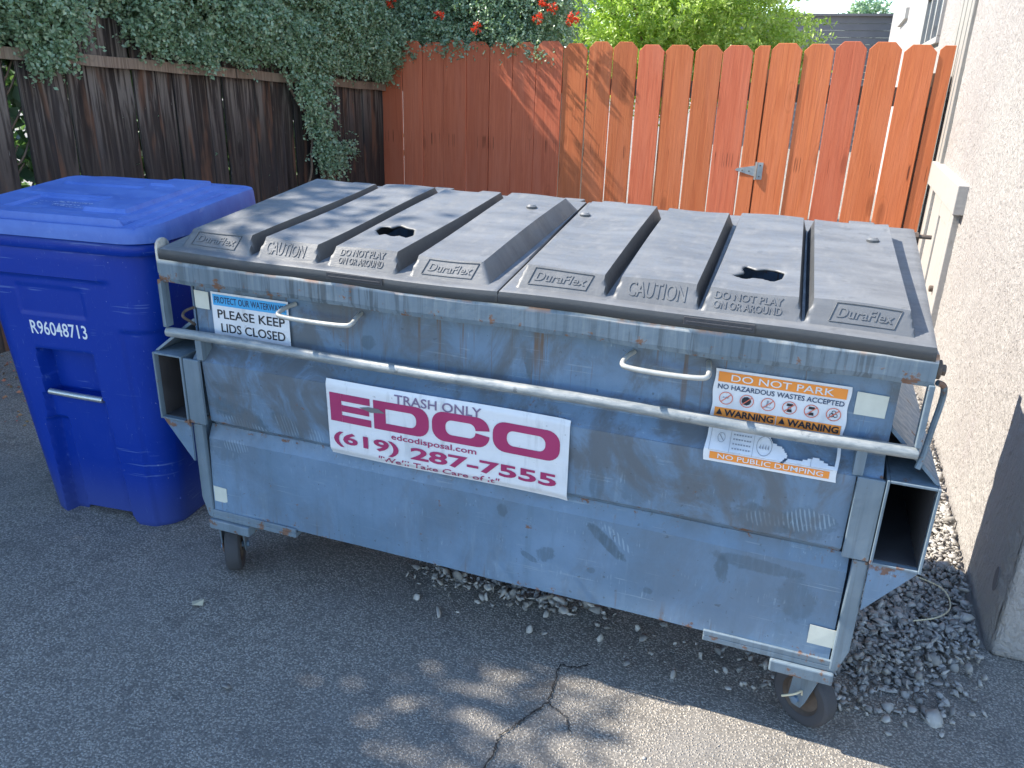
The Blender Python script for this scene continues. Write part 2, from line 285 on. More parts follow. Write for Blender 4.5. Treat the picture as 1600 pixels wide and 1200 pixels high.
# ------------------------------------------------------------------ geometry helper
class G:
    def __init__(s): s.v = []; s.f = []
    def add(s, vs, fs):
        k = len(s.v); s.v += [tuple(x) for x in vs]; s.f += [tuple(i + k for i in f) for f in fs]; return s
    def box(s, x0, x1, y0, y1, z0, z1):
        return s.add([(x, y, z) for z in (z0, z1) for y in (y0, y1) for x in (x0, x1)],
                     [(0, 2, 3, 1), (4, 5, 7, 6), (0, 1, 5, 4), (2, 6, 7, 3), (0, 4, 6, 2), (1, 3, 7, 5)])
    def prism(s, prof, a, b, axis='x'):    # prof: 2D closed polygon; extruded along axis
        n = len(prof)
        def P(q, t): return (t, q[0], q[1]) if axis == 'x' else ((q[0], t, q[1]) if axis == 'y' else (q[0], q[1], t))
        return s.add([P(q, a) for q in prof] + [P(q, b) for q in prof],
                     [tuple(range(n)), tuple(range(2 * n - 1, n - 1, -1))] + [(i, i + n, (i + 1) % n + n, (i + 1) % n) for i in range(n)])
    def tube(s, pts, r, seg=12, cap=True):
        pts = [Vector(p) for p in pts]; rings = []; n = len(pts); ref = None
        for i, p in enumerate(pts):
            d = (pts[min(i + 1, n - 1)] - pts[max(i - 1, 0)]).normalized()
            if ref is None: ref = Vector((0, 0, 1)) if abs(d.z) < .9 else Vector((1, 0, 0))
            a = d.cross(ref).normalized(); bb = a.cross(d).normalized(); ref = bb
            rr = r[i] if isinstance(r, (list, tuple)) else r
            rings.append([p + (a * math.cos(t) + bb * math.sin(t)) * rr for t in [2 * math.pi * k / seg for k in range(seg)]])
        vs = [q for g in rings for q in g]; fs = []
        for i in range(n - 1):
            for k in range(seg): fs.append((i * seg + k, i * seg + (k + 1) % seg, (i + 1) * seg + (k + 1) % seg, (i + 1) * seg + k))
        if cap: fs += [tuple(range(seg - 1, -1, -1)), tuple((n - 1) * seg + k for k in range(seg))]
        return s.add(vs, fs)
    def disc(s, c, axis, r, h, seg=24): c = Vector(c); a = Vector(axis).normalized(); return s.tube([c - a * h / 2, c + a * h / 2], r, seg)
    def xf(s, fn): s.v = [tuple(fn(*p)) for p in s.v]; return s
def curve(pts, n=6):      # Catmull-Rom
    P = [Vector(p) for p in pts]; P = [P[0]] + P + [P[-1]]; out = []
    for i in range(1, len(P) - 2):
        for k in range(n):
            t = k / n; a, b_, c_, d_ = P[i - 1], P[i], P[i + 1], P[i + 2]
            out.append(.5 * ((2 * b_) + (c_ - a) * t + (2 * a - 5 * b_ + 4 * c_ - d_) * t * t + (3 * b_ - a - 3 * c_ + d_) * t ** 3))
    return out + [P[-2]]
def obj(name, g, mat, parent=None, org=(0, 0, 0), smooth=False, bevel=0., label=None, cat=None, group=None, kind=None, seg=2):
    me = bpy.data.meshes.new(name)
    vs = g.v if not any(org) else [(a - org[0], b_ - org[1], c_ - org[2]) for a, b_, c_ in g.v]
    me.from_pydata(vs, [], g.f); me.update()
    if not isinstance(mat, (list, tuple)): mat = [mat]
    for q in mat: me.materials.append(MAT[q] if isinstance(q, str) else q)
    if smooth:
        me.polygons.foreach_set('use_smooth', [True] * len(me.polygons)); me.set_sharp_from_angle(angle=R(38))
    o = bpy.data.objects.new(name, me); COL.objects.link(o)
    if parent: o.parent = parent
    if bevel:
        bm_ = o.modifiers.new('bevel', 'BEVEL'); bm_.width = bevel; bm_.segments = seg; bm_.limit_method = 'ANGLE'; bm_.angle_limit = R(35)
    for k, v in (('label', label), ('category', cat), ('group', group), ('kind', kind)):
        if v: o[k] = v
    return o
def thing(name, label, cat, loc=(0, 0, 0), rz=0, group=None):
    o = bpy.data.objects.new(name, None); COL.objects.link(o); o.location = loc; o.rotation_euler = (0, 0, rz)
    o.empty_display_size = .1; o['label'] = label; o['category'] = cat
    if group: o['group'] = group
    return o
def mesh_np(name, V, F, mat, parent=None, tint=None, kind=None, **kw):      # F: (n,3) triangles
    me = bpy.data.meshes.new(name); nv, nf = len(V), len(F)
    me.vertices.add(nv); me.vertices.foreach_set('co', np.ascontiguousarray(V, dtype=np.float32).ravel())
    me.loops.add(nf * 3); me.loops.foreach_set('vertex_index', np.ascontiguousarray(F, dtype=np.int32).ravel())
    me.polygons.add(nf); me.polygons.foreach_set('loop_start', np.arange(0, nf * 3, 3, dtype=np.int32)); me.update(calc_edges=True)
    if tint is not None: a = me.attributes.new('tint', 'FLOAT', 'POINT'); a.data.foreach_set('value', np.ascontiguousarray(tint, dtype=np.float32))
    me.materials.append(MAT[mat]); o = bpy.data.objects.new(name, me); COL.objects.link(o)
    if parent: o.parent = parent
    if kind: o['kind'] = kind
    for k, v in kw.items(): o[k] = v
    return o
_tc = {}
def textgeo(s, bold=0., shear=0., ext=0.):       # unit-normalised outline: x,y in 0..1 of its own bounding box
    key = (s, bold, shear, ext)
    if key in _tc: return _tc[key]
    cu = bpy.data.curves.new('t', 'FONT'); cu.body = s; cu.offset = bold; cu.shear = shear; cu.extrude = ext; cu.resolution_u = 3
    o = bpy.data.objects.new('t', cu); COL.objects.link(o); dg = bpy.context.evaluated_depsgraph_get()
    me = bpy.data.meshes.new_from_object(o.evaluated_get(dg))
    V = [tuple(v.co) for v in me.vertices]; F = [tuple(p.vertices) for p in me.polygons]
    bpy.data.objects.remove(o); bpy.data.curves.remove(cu); bpy.data.meshes.remove(me)
    xs = [v[0] for v in V]; ys = [v[1] for v in V]; zs = [v[2] for v in V]
    a, c, e, f_ = min(xs), max(xs), min(ys), max(ys)
    V = [((x - a) / (c - a), (y - e) / (f_ - e), (z - min(zs)) / max(1e-6, max(zs) - min(zs))) for x, y, z in V]
    _tc[key] = (V, F); return _tc[key]
def text_on(g, s, x0, x1, z0, z1, yf, bold=0., shear=0., lift=.0012):        # print on a surface y = yf(z)
    V, F = textgeo(s, bold, shear)
    out = []
    for x, y, _ in V:
        X = x0 + (x1 - x0) * x; Zz = z0 + (z1 - z0) * y; out.append((X, yf(X, Zz) - lift, Zz))
    g.add(out, F); return g
def ringpoly(g, outer, inner, yf, lift, closed=True):
    n = len(outer); vs = [(p[0], yf(*p) - lift, p[1]) for p in outer] + [(p[0], yf(*p) - lift, p[1]) for p in inner]
    g.add(vs, [(i, (i + 1) % n, (i + 1) % n + n, i + n) for i in range(n if closed else n - 1)])
def rrect(x0, x1, z0, z1, r, k=5):
    out = []
    for cx, cz, a0 in ((x1 - r, z1 - r, 0), (x0 + r, z1 - r, 90), (x0 + r, z0 + r, 180), (x1 - r, z0 + r, 270)):
        for i in range(k + 1): a = R(a0 + 90 * i / k); out.append((cx + r * math.cos(a), cz + r * math.sin(a)))
    return out
def rect(g, x0, x1, z0, z1, yf, lift):
    zz = sorted({z0, z1} | {z for z in (.80, .76) if z0 < z < z1}); vs = []
    for z in zz: vs += [(x0, yf(x0, z) - lift, z), (x1, yf(x1, z) - lift, z)]
    g.add(vs, [(2 * i, 2 * i + 1, 2 * i + 3, 2 * i + 2) for i in range(len(zz) - 1)]); return g
def fill(g, poly, yf, lift): g.add([(p[0], yf(*p) - lift, p[1]) for p in poly], [tuple(range(len(poly)))]); return g
def sm(t): t = max(0., min(1., t)); return t * t * (3 - 2 * t)

# ------------------------------------------------------------------ ground
g = G(); g.add([(-400, -400, 0), (400, -400, 0), (400, 400, 0), (-400, 400, 0)], [(0, 1, 2, 3)])
obj('asphalt_ground', g, 'asphalt', kind='structure')

# crack in the asphalt, the shade of its open gap painted as a dark strip
def crack(pts, w0, name, label):
    g = G(); r = random.Random(3); P_ = []
    for i in range(len(pts) - 1):
        for k in range(14):
            t = k / 14; x = pts[i][0] * (1 - t) + pts[i + 1][0] * t; y = pts[i][1] * (1 - t) + pts[i + 1][1] * t
            P_.append((x + r.uniform(-.004, .004), y + r.uniform(-.004, .004)))
    n = len(P_); vs = []
    for i, (x, y) in enumerate(P_):
        d = Vector((P_[min(i + 1, n - 1)][0] - P_[max(i - 1, 0)][0], P_[min(i + 1, n - 1)][1] - P_[max(i - 1, 0)][1])).normalized()
        ww = w0 * r.uniform(.3, 1.3) * (1 if 2 < i < n - 3 else .4)
        vs += [(x - d.y * ww, y + d.x * ww, .004), (x + d.y * ww, y - d.x * ww, .004)]
    g.add(vs, [(2 * i, 2 * i + 1, 2 * i + 3, 2 * i + 2) for i in range(n - 1)])
    o = obj(name, g, 'crackdark', kind='structure'); return o
crack([(.24, -.10), (.30, -.13), (.33, -.19)], .0018, 'asphalt_crack', '')
crack([(.31, .09), (.27, .055), (.225, .05), (.235, -.02), (.24, -.10), (.20, -.18), (.165, -.25), (.17, -.33), (.14, -.5)], .0026, 'asphalt_crack', '')

# gravel: dirt bed and stones
def bed(cx, cy, pts, name):
    r = random.Random(5); q = []
    for i in range(len(pts)):
        a, b_ = pts[i], pts[(i + 1) % len(pts)]
        for k in range(10): t = k / 10; q.append((a[0] * (1 - t) + b_[0] * t + r.uniform(-.015, .015), a[1] * (1 - t) + b_[1] * t + r.uniform(-.015, .015), .004))
    g = G(); g.add(q + [(cx, cy, .012)], [(i, (i + 1) % len(q), len(q)) for i in range(len(q))]); obj(name, g, 'dirt', kind='structure')
bed(1.15, 1.3, [(1.03, .42), (1.36, .60), (1.40, 2.6), (1.15, 2.6), (-1.6, 2.9), (-1.5, 1.6), (.3, 1.25), (.86, .75)], 'gravel_bed')
def stones(pts, size, name, label=None):
    n = len(pts); t = (1 + 5 ** .5) / 2
    iv = np.array([(-1, t, 0), (1, t, 0), (-1, -t, 0), (1, -t, 0), (0, -1, t), (0, 1, t), (0, -1, -t), (0, 1, -t), (t, 0, -1), (t, 0, 1), (-t, 0, -1), (-t, 0, 1)]) / math.hypot(1, t)
    fi = np.array([(0, 11, 5), (0, 5, 1), (0, 1, 7), (0, 7, 10), (0, 10, 11), (1, 5, 9), (5, 11, 4), (11, 10, 2), (10, 7, 6), (7, 1, 8), (3, 9, 4), (3, 4, 2), (3, 2, 6), (3, 6, 8), (3, 8, 9), (4, 9, 5), (2, 4, 11), (6, 2, 10), (8, 6, 7), (9, 8, 1)])
    V = iv[None] * rng.uniform(.55, 1.25, (n, 12, 1)); V = V * rng.uniform(.45, 1.3, (n, 1, 3)) * np.array([1.15, 1.15, .45]) * size[:, None, None]
    q = rng.normal(size=(n, 4)); q[:, 1:3] *= .35; q /= np.linalg.norm(q, axis=1)[:, None]; w_, x, y, z = q.T
    M = np.stack([1 - 2 * (y * y + z * z), 2 * (x * y - z * w_), 2 * (x * z + y * w_), 2 * (x * y + z * w_), 1 - 2 * (x * x + z * z), 2 * (y * z - x * w_), 2 * (x * z - y * w_), 2 * (y * z + x * w_), 1 - 2 * (x * x + y * y)], 1).reshape(n, 3, 3)
    V = np.einsum('nij,nkj->nki', M, V) + pts[:, None, :]
    F = (fi[None] + (np.arange(n) * 12)[:, None, None]).reshape(-1, 3)
    kw = dict(kind='stuff'); 
    if label: kw.update(label=label, category='gravel')
    return mesh_np(name, V.reshape(-1, 3), F, 'gravel', tint=np.repeat(rng.random(n), 12), **kw)
P_ = []
def inside(x, y):
    if x > 1.345 + .02 * (y - .58): return 0
    if x > .90: return 1 if y > .36 + max(0, x - 1.03) * .55 + rng.normal() * .05 + max(0, 1.03 - x) * 1.2 else 0
    return 1 if y > 1.2 + rng.normal() * .08 else 0
for i in range(27000):
    x = rng.uniform(.3, 1.37); y = rng.uniform(.3, 2.75)
    if inside(x, y): P_.append((x, y, .012 + rng.random() * .022))
for i in range(1500):      # thinning fringe under and beside the dumpster
    x, y = rng.normal(.98, .17), rng.normal(.50, .20)
    if x < 1.33 and y > .12 and not (x > .97 and y < .17): P_.append((x, y, .008))
for i in range(300):
    a = rng.uniform(0, 1); x = -.30 + a * .50 + rng.normal() * .05; y = .34 + rng.normal() * .04 - a * .01
    if y > .2: P_.append((x, y, .008 + rng.random() * .008))
for i in range(110):
    x, y = rng.uniform(-.45, 1.2), rng.normal(.30, .09)
    if y > .07: P_.append((x, y, .006))
P_ = np.array(P_); stones(P_, rng.lognormal(math.log(.0092), .36, len(P_)), 'gravel', 'loose grey crushed stone between the dumpster and the white stucco wall')
# tiny chips over the asphalt
n = 900; ch = np.stack([rng.uniform(-3, 2.2, n), rng.uniform(-1.2, 2.2, n), np.full(n, .0015)], 1)
stones(ch, rng.lognormal(math.log(.0021), .4, n), 'asphalt_chips', 'tiny pale stone chips scattered over the asphalt')
spots = [(.703, .977)]
for i, (x, y, s, lab) in enumerate([(-.185, .125, .017, 'pale round pebble alone on shaded asphalt left of the dumpster underside gravel'), (.10, .155, .018, 'grey pebble on shaded asphalt below the middle of the dumpster'),
        (.53, .13, .014, 'small white pebble on shaded asphalt right of the crack'), (-.57, -.37, .013, 'small off white stone on open asphalt at the bottom left')]):
    o = stones(np.array([(x, y, s * .5)]), np.array([s]), 'pebble'); del o['kind']; o['label'] = lab; o['category'] = 'pebble'; o['group'] = 'single pebbles on the asphalt'

# ------------------------------------------------------------------ stucco building (right)
def wx(y): return 1.365 + .02 * (y - .584)
bld = thing('stucco_building', 'white rough stucco building with low white door and far window', 'building', (wx(.584), .584, 0)); BO = tuple(bld.location)
g = G(); Y0, Y1, H = .584, 18.8, 4.2
ys = list(np.arange(Y0, 4.6, .05)) + [5.2, 6, 7, 8, 10, 12, 15, Y1]; zs = list(np.arange(0, 2.2, .05)) + [2.6, 3.2, H]
rr = random.Random(2); vs = []
for y in ys:
    for z in zs: vs.append((wx(y) + (rr.uniform(-.002, .002) if y < 4.5 and z < 2.1 else 0) + (.012 * sm((.0 + (Y0 + .03 - y)) / .03)) , y, z))
nz = len(zs); fs = [(i * nz + j, (i + 1) * nz + j, (i + 1) * nz + j + 1, i * nz + j + 1)[::-1] for i in range(len(ys) - 1) for j in range(nz - 1)]
g.add(vs, fs); obj('side_wall', g, 'stucco', bld, BO, smooth=True)
g = G(); g.box(wx(Y0) + .014, 5.5, Y0 - .012, Y0 + .2, 0, H - .002); g.box(wx(Y1) + .002, 5.5, Y1 - .2, Y1, 0, H - .002); g.box(1.40, 5.6, Y0 + .05, Y1, H, H + .1)
obj('end_wall', g, 'stucco', bld, BO, bevel=.012)
g = G(); g.disc((wx(.66) + .002, .66, .205), (1, 0, 0), .02, .01, 16); g.xf(lambda x, y, z: (x, y, .205 + (z - .205) * 2)); obj('weep_hole', g, 'siding', bld, BO)
# low door with header on the side wall
dr = thing('low_door', 'low white wooden door with boxed header set in the stucco wall', 'door', (wx(3.5), 3.5, 0)); DO = tuple(dr.location)
def wbox(g, y0, y1, z0, z1, t): 
    g.add([(wx(y) - tt, y, z) for z in (z0, z1) for y in (y0, y1) for tt in (t, -.01)], [(0, 2, 3, 1), (4, 5, 7, 6), (0, 1, 5, 4), (2, 6, 7, 3), (0, 4, 6, 2), (1, 3, 7, 5)]); return g
obj('header', wbox(G(), 2.86, 4.3, .945, 1.09, .05), 'whitedoor', dr, DO, bevel=.004)
obj('jamb', wbox(G(), 2.95, 3.05, .02, .942, .032), 'whitedoor', dr, DO, bevel=.004)
obj('jamb', wbox(G(), 4.12, 4.22, .02, .942, .032), 'whitedoor', dr, DO, bevel=.004)
obj('door_panel', wbox(G(), 3.054, 4.116, .03, .94, .012), 'whitedoor', dr, DO, bevel=.003)
for y in (3.12, 3.62): obj('stile', wbox(G(), y, y + .09, .04, .93, .024), 'whitedoor', dr, DO, bevel=.003)
obj('crosspiece', wbox(G(), 3.214, 3.616, .84, .93, .023), 'whitedoor', dr, DO, bevel=.003)
g = G(); g.disc((wx(3.2) - .03, 3.16, .5), (1, 0, 0), .018, .03, 12); obj('knob', g, 'steel_dark', dr, DO, smooth=False, bevel=.004)
# far window and vent
wn = G(); wbox(wn, 6.25, 8.2, 1.88, 1.93, .03); wbox(wn, 6.25, 8.2, 2.35, 2.40, .03)
for y in (6.25, 6.85, 7.5, 8.15): wbox(wn, y, y + .05, 1.932, 2.348, .028)
# slanted visible outline in the photo is perspective of the lower half of the window
f_ = obj('window', wn, 'whitedoor', bld, BO, bevel=.004); obj('pane', wbox(G(), 6.30, 8.15, 1.93, 2.35, .006), 'glass', f_, None or (0, 0, 0) if False else BO)
obj('vent', wbox(G(), 12.2, 14.2, 2.45, 2.60, .05), 'whitedoor', bld, BO, bevel=.004)
# grooved white corner boards on the wall, next to the red fence
cb = thing('corner_board', 'weathered white grooved vertical boards on the wall beside the red fence', 'trim board', (wx(4.3), 4.3, 0)); CB = tuple(cb.location)
for k in range(6):
    y0_ = 4.13 + k * .115; g = G(); wbox(g, y0_, y0_ + .108, .02, 3.4, .022 + .004 * (k % 2)); obj('board', g, 'whitewood', cb, CB, bevel=.003)
# far grey lap siding wall
sw = thing('siding_wall', 'dark grey horizontal lap siding wall far behind the red fence', 'wall', (1, 20, 0)); SO = (1, 20, 0)
for k in range(20):
    z = k * .15; g = G(); g.prism([(20.0, z), (19.97, z + .002), (19.985, z + .148), (20.0, z + .148)], -2.5, 4.); obj('siding_board', g, 'siding', sw, SO)
g = G(); g.box(-2.55, 4.05, 19.9, 20.2, 3.002, 3.05); obj('coping', g, 'siding', sw, SO)
# small gable roof seen over the fence
GS = None
gb = thing('playhouse', 'tiny pinkish wooden gable roof peeking above the red fence', 'playhouse', (-2.05, 7.7, 0)); GO = (-2.05, 7.7, 0)
g = G(); g.prism([(-2.30, 1.50), (-2.06, 2.02), (-1.82, 1.50), (-1.87, 1.50), (-2.06, 1.92), (-2.25, 1.50)], 7.6, 8.1, 'y'); obj('roof', g, plain('pink_shingle', (.32, .17, .15), .8, 0, .3, 40, .003), gb, GO)
g = G(); g.prism([(-2.22, 0), (-2.22, 1.50), (-2.06, 1.88), (-1.90, 1.50), (-1.90, 0)], 7.68, 8.0, 'y'); obj('wall', g, 'rail', gb, GO)

# ------------------------------------------------------------------ red fence
KF = 1.41
CX_, CY_, CZ_ = CAM
def sc(p): return (CX_ + KF * (p[0] - CX_), CY_ + KF * (p[1] - CY_), CZ_ + KF * (p[2] - CZ_))
FA = math.atan2(-.1223, .9925); fd = Vector((.9925, -.1223, 0)); fn = Vector((-.1223, -.9925, 0))
fo = Vector((-1.768, 2.98, 0))
def fp(x, out, z):
    t = (x - fo.x) / fd.x; p = sc(fo + fd * t); q = Vector(p) + fn * out; return (q.x, q.y, CZ_ + KF * (z - CZ_))
rf = thing('red_fence', 'red stained wooden picket fence with dog eared boards behind the dumpster', 'fence', (sc(fo)[0], sc(fo)[1], 0)); RO = (sc(fo)[0], sc(fo)[1], 0)
edges = [-1.95, -1.781, -1.633, -1.481, -1.324, -1.172, -1.022, -.873, -.712, -.567, -.425, -.283, -.136, .017, .161, .314, .394, .545, .687, .83, .976, 1.122, 1.193]
r = random.Random(11)
for i in range(len(edges) - 1):
    a, c_ = edges[i], edges[i + 1]; gap = r.uniform(.003, .006) if i < 8 else r.uniform(.006, .012)
    x0, x1 = a + gap / 2, c_ - gap / 2; d = r.uniform(-.004, .004); zt = 1.712 + r.uniform(-.008, .006) + (.012 if i > 15 else 0) ; lean = r.uniform(-.004, .004) * (1 if i > 8 else .4)
    e = min(.032, (x1 - x0) * .3); nar = (x1 - x0) < .1
    cutl = 0 if i == 21 else e; cutr = 0 if nar else e
    if i == 21: cutl, cutr = e, 0
    prof = [(x0, .46), (x1, .46), (x1, zt - cutr)] + ([(x1 - cutr, zt)] if cutr else []) + ([(x0 + cutl, zt), (x0, zt - cutl)] if cutl else [(x0, zt)])
    if cutr == 0: prof = [(x0, .46), (x1, .46), (x1, zt)] + [(x0 + cutl, zt), (x0, zt - cutl)]
    n = len(prof); g = G(); vs = []; tw = r.uniform(-.006, .006)
    for out in (.0, -.016):
        for (x, z) in prof: vs.append(fp(x + lean * ((z - .46) / 1.25), out + d + tw * ((x - x0) / (x1 - x0) - .5), z))
    g.add(vs, [tuple(range(n)), tuple(range(2 * n - 1, n - 1, -1))] + [(k, k + n, (k + 1) % n + n, (k + 1) % n) for k in range(n)])
    obj('picket', g, 'redwood2' if (i > 7 and r.random() < .75) else 'redwood', rf, RO, bevel=.0025)
for z in (.62, 1.45):
    g = G(); q = [fp(x, o_, zz) for zz in (z, z + .085) for o_ in (-.024, -.062) for x in (-1.9, 1.19)]; g.add(q, [(0, 2, 3, 1), (4, 5, 7, 6), (0, 1, 5, 4), (2, 6, 7, 3), (0, 4, 6, 2), (1, 3, 7, 5)]); obj('rail', g, 'rail', rf, RO)
for x in (-1.2, -.1, .36, 1.1):
    g = G(); q = [fp(xx, o_, zz) for zz in (.45, 1.6) for o_ in (-.065, -.15) for xx in (x, x + .085)]; g.add(q, [(0, 2, 3, 1), (4, 5, 7, 6), (0, 1, 5, 4), (2, 6, 7, 3), (0, 4, 6, 2), (1, 3, 7, 5)]); obj('fence_post', g, 'rail', rf, RO)
hg = thing('tee_hinge', 'galvanised tee hinge screwed to the red fence boards', 'hinge', fp(.37, .01, 1.11)); HO = tuple(hg.location)
g = G(); tri = [(.292, 1.108), (.392, 1.085), (.392, 1.138), (.30, 1.118)]; g.add([fp(x, .008, z) for x, z in tri] + [fp(x, .004, z) for x, z in tri], [(0, 1, 2, 3), (7, 6, 5, 4), (0, 4, 5, 1), (1, 5, 6, 2), (2, 6, 7, 3), (3, 7, 4, 0)]); obj('strap', g, 'galv', hg, HO)
g = G(); q = [fp(x, o_, z) for z in (1.07, 1.155) for o_ in (.004, .008) for x in (.404, .432)]; g.add(q, [(0, 2, 3, 1), (4, 5, 7, 6), (0, 1, 5, 4), (2, 6, 7, 3), (0, 4, 6, 2), (1, 3, 7, 5)]); obj('plate', g, 'galv', hg, HO)
g = G(); g.tube([fp(.398, .012, 1.068), fp(.398, .012, 1.157)], .0075, 10); obj('pin', g, 'galv', hg, HO, smooth=True)
for x, z in ((.33, 1.11), (.365, 1.108), (.418, 1.085), (.418, 1.14)): g = G(); c0 = Vector(fp(x, .009, z)); g.disc(c0, fn, .005, .004, 10); obj('screw', g, 'steel_dark', hg, HO)

# ------------------------------------------------------------------ dark fence (left)
def yo(y): return (y - CY_) / KF + CY_
def yn(y): return CY_ + KF * (y - CY_)
def dfx(y): return CX_ + KF * (-1.93 - (2.96 - yo(y)) * .1232 - CX_)
def railz(y): return CZ_ + KF * (1.466 + (2.96 - yo(y)) * .0520 - CZ_)
df = thing('dark_fence', 'old blackened leaning wooden board fence under the flowering hedge', 'fence', (dfx(1), 1, 0)); DF = tuple(df.location)
r = random.Random(4)
edges = [-2.2]
while edges[-1] < yn(.40): edges.append(edges[-1] + r.uniform(.15, .18))
edges[-1] = yn(.44)
br_ = edges[:]; boards = [(a, c_) for a, c_ in zip(br_[:-1], br_[1:])] + [(yn(.45), yn(.648))]
E2 = [.69, .795, .886, .979, 1.096, 1.197, 1.307, 1.402, 1.505, 1.61, 1.70, 1.802, 1.909, 2.021, 2.10, 2.19, 2.29, 2.40, 2.50, 2.60, 2.70, 2.79, 2.87, 3.0]
E2 = [yn(v) for v in E2]
boards += list(zip(E2[:-1], E2[1:]))
for i, (a, c_) in enumerate(boards):
    gp_ = r.uniform(.002, .007); y0, y1 = a + gp_ / 2, c_ - gp_ / 2; zt = railz((a + c_) / 2) + r.uniform(.17, .23); off = r.uniform(-.011, .011); lean = r.uniform(-.008, .008)
    if i == len(boards) - len(E2): lean = -.05
    n = 9; g = G(); vs = []
    for k in range(n):
        t = k / (n - 1); z = -.02 + (zt + .02) * t; w0 = r.uniform(-.003, .003); w1 = r.uniform(-.003, .003)
        for (yy, o_) in ((y0 + w0, 0), (y1 + w1, r.uniform(-.002, .002)), (y1 + w1, -.018), (y0 + w0, -.018)):
            yy += lean * (1 - t) * 1.2; vs.append((dfx(yy) + off + o_, yy, z))
    fs = [(3, 2, 1, 0), tuple(4 * (n - 1) + q for q in range(4))]
    for k in range(n - 1):
        for q in range(4): fs.append((4 * k + q, 4 * k + (q + 1) % 4, 4 * k + 4 + (q + 1) % 4, 4 * k + 4 + q))
    g.add(vs, fs); obj('fence_board', g, 'oldwood', df, DF, bevel=.002)
for (a, c_) in ((-2.1, yn(.30)), (yn(.31), yn(1.75)), (yn(1.76), yn(2.975))):
    g = G(); n = 14; vs = []
    for k in range(n):
        y = a + (c_ - a) * k / (n - 1); z = railz(y) + .003 * math.sin(k * 1.7)
        vs += [(dfx(y) + .012, y, z - .060), (dfx(y) + .055, y, z - .062), (dfx(y) + .055, y, z), (dfx(y) + .012, y, z + .002)]
    fs = [(3, 2, 1, 0), tuple(4 * (n - 1) + q for q in range(4))]
    for k in range(n - 1):
        for q in range(4): fs.append((4 * k + q, 4 * k + (q + 1) % 4, 4 * k + 4 + (q + 1) % 4, 4 * k + 4 + q))
    g.add(vs, fs); obj('rail', g, 'rail', df, DF, bevel=.002)

# ------------------------------------------------------------------ foliage
def leafmesh(pos, dirs, size, aspect, jit):
    n = len(pos); d = dirs / np.linalg.norm(dirs, axis=1)[:, None]
    u = rng.normal(size=(n, 3)) * jit + np.array([.45, -.75, .8]); s_ = np.cross(d, u); s_ /= np.linalg.norm(s_, axis=1)[:, None] + 1e-9; nn = np.cross(s_, d)
    L = size[:, None]; W = L * aspect * .5
    b0 = pos; t = pos + d * L - nn * L * .12; l = pos + d * L * .48 + s_ * W; r_ = pos + d * L * .48 - s_ * W; c_ = pos + d * L * .5 - nn * L * .10
    V = np.stack([b0, l, r_, t, c_], 1).reshape(-1, 3); k = (np.arange(n) * 5)[:, None]
    F = np.concatenate([k + np.array([[0, 4, 1]]), k + np.array([[0, 2, 4]]), k + np.array([[1, 4, 3]]), k + np.array([[4, 2, 3]])]); return V, F
def twig_leaves(base, tdir, tl, nleaf, size, aspect, spread=.9):
    n = len(base); td = tdir / np.linalg.norm(tdir, axis=1)[:, None]
    t = np.linspace(.12, 1, nleaf)[None, :, None]; pos = base[:, None, :] + td[:, None, :] * tl[:, None, None] * t
    pos = pos + np.array([0, 0, -.25]) * (t ** 2) * tl[:, None, None] + rng.normal(size=pos.shape) * .006
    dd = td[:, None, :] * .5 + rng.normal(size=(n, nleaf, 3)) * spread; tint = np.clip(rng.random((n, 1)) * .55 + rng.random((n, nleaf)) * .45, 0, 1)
    sz = size * rng.uniform(.65, 1.25, (n, nleaf)); return pos.reshape(-1, 3), dd.reshape(-1, 3), sz.ravel(), tint.ravel()
def hedge_zb(y):     # lower edge of the foliage draped on the dark fence
    o_ = yo(y); z = railz(y) + .095
    z += .20 * sm((o_ - .90) / .03) * sm((1.19 - o_) / .05) - .12 * sm((o_ - .70) / .03) * sm((.90 - o_) / .03) + .03 * math.sin(y * 6) + .02 * math.sin(y * 17)
    return z
hedge = thing('flowering_hedge', 'dark green climbing hedge with red flowers over both fences', 'hedge', (-3.6, 3, 0)); HE = np.array(hedge.location)
B = []; D = []
def noise1(a, s): return math.sin(a * 5.1 + s) * .5 + math.sin(a * 11.3 + s * 2.1) * .3 + math.sin(a * 23.7 + s * 3.3) * .2
def ZTOP(y): return 3.92 + .16 * sm((y + .25) / .5) - 1.34 * sm((y - 1.6) / 2.2) + .08 * noise1(y, 1.)
def bulge(y, z): return .15 + .08 * noise1(y * .9 + z * 1.7, 2.) + .05 * noise1(z * 2.2 - y * 1.5, 5.)
for i in range(12500):        # front face towards the camera, the part in view
    y = rng.uniform(.9, 4.98); zb = hedge_zb(y); z = zb + (2.5 - zb) * rng.random() ** 1.2
    dep = rng.random() ** 1.6 * .16 if z < railz(y) + .25 else rng.random() ** 1.6 * .4; x = dfx(y) + .03 + bulge(y, z) * (.35 + .65 * sm((z - zb) / .25)) - dep * .9
    if z < railz(y) + .25: x = max(x, dfx(y) + .012)
    B.append((x, y, z)); D.append((1 - dep * 2 + rng.normal() * .4, -.3 + rng.normal() * .6, -.35 + rng.normal() * .55))
for i in range(8600):        # behind the red fence, towards the right
    x = rng.uniform(-3.3, -1.22); z = 1.70 + .85 * rng.random(); xr = -1.42 + .16 * noise1(z * 2, 4.)
    if x > xr and rng.random() < .75: continue
    dep = rng.random() ** 1.6 * .5; y = 4.99 - .1223 * (x + 3.03) + .07 * noise1(x * 2 + z * 3, 1.) + dep
    B.append((x, y, z)); D.append((rng.normal() * .6 + .2, -1 + dep, -.2 + rng.normal() * .6))
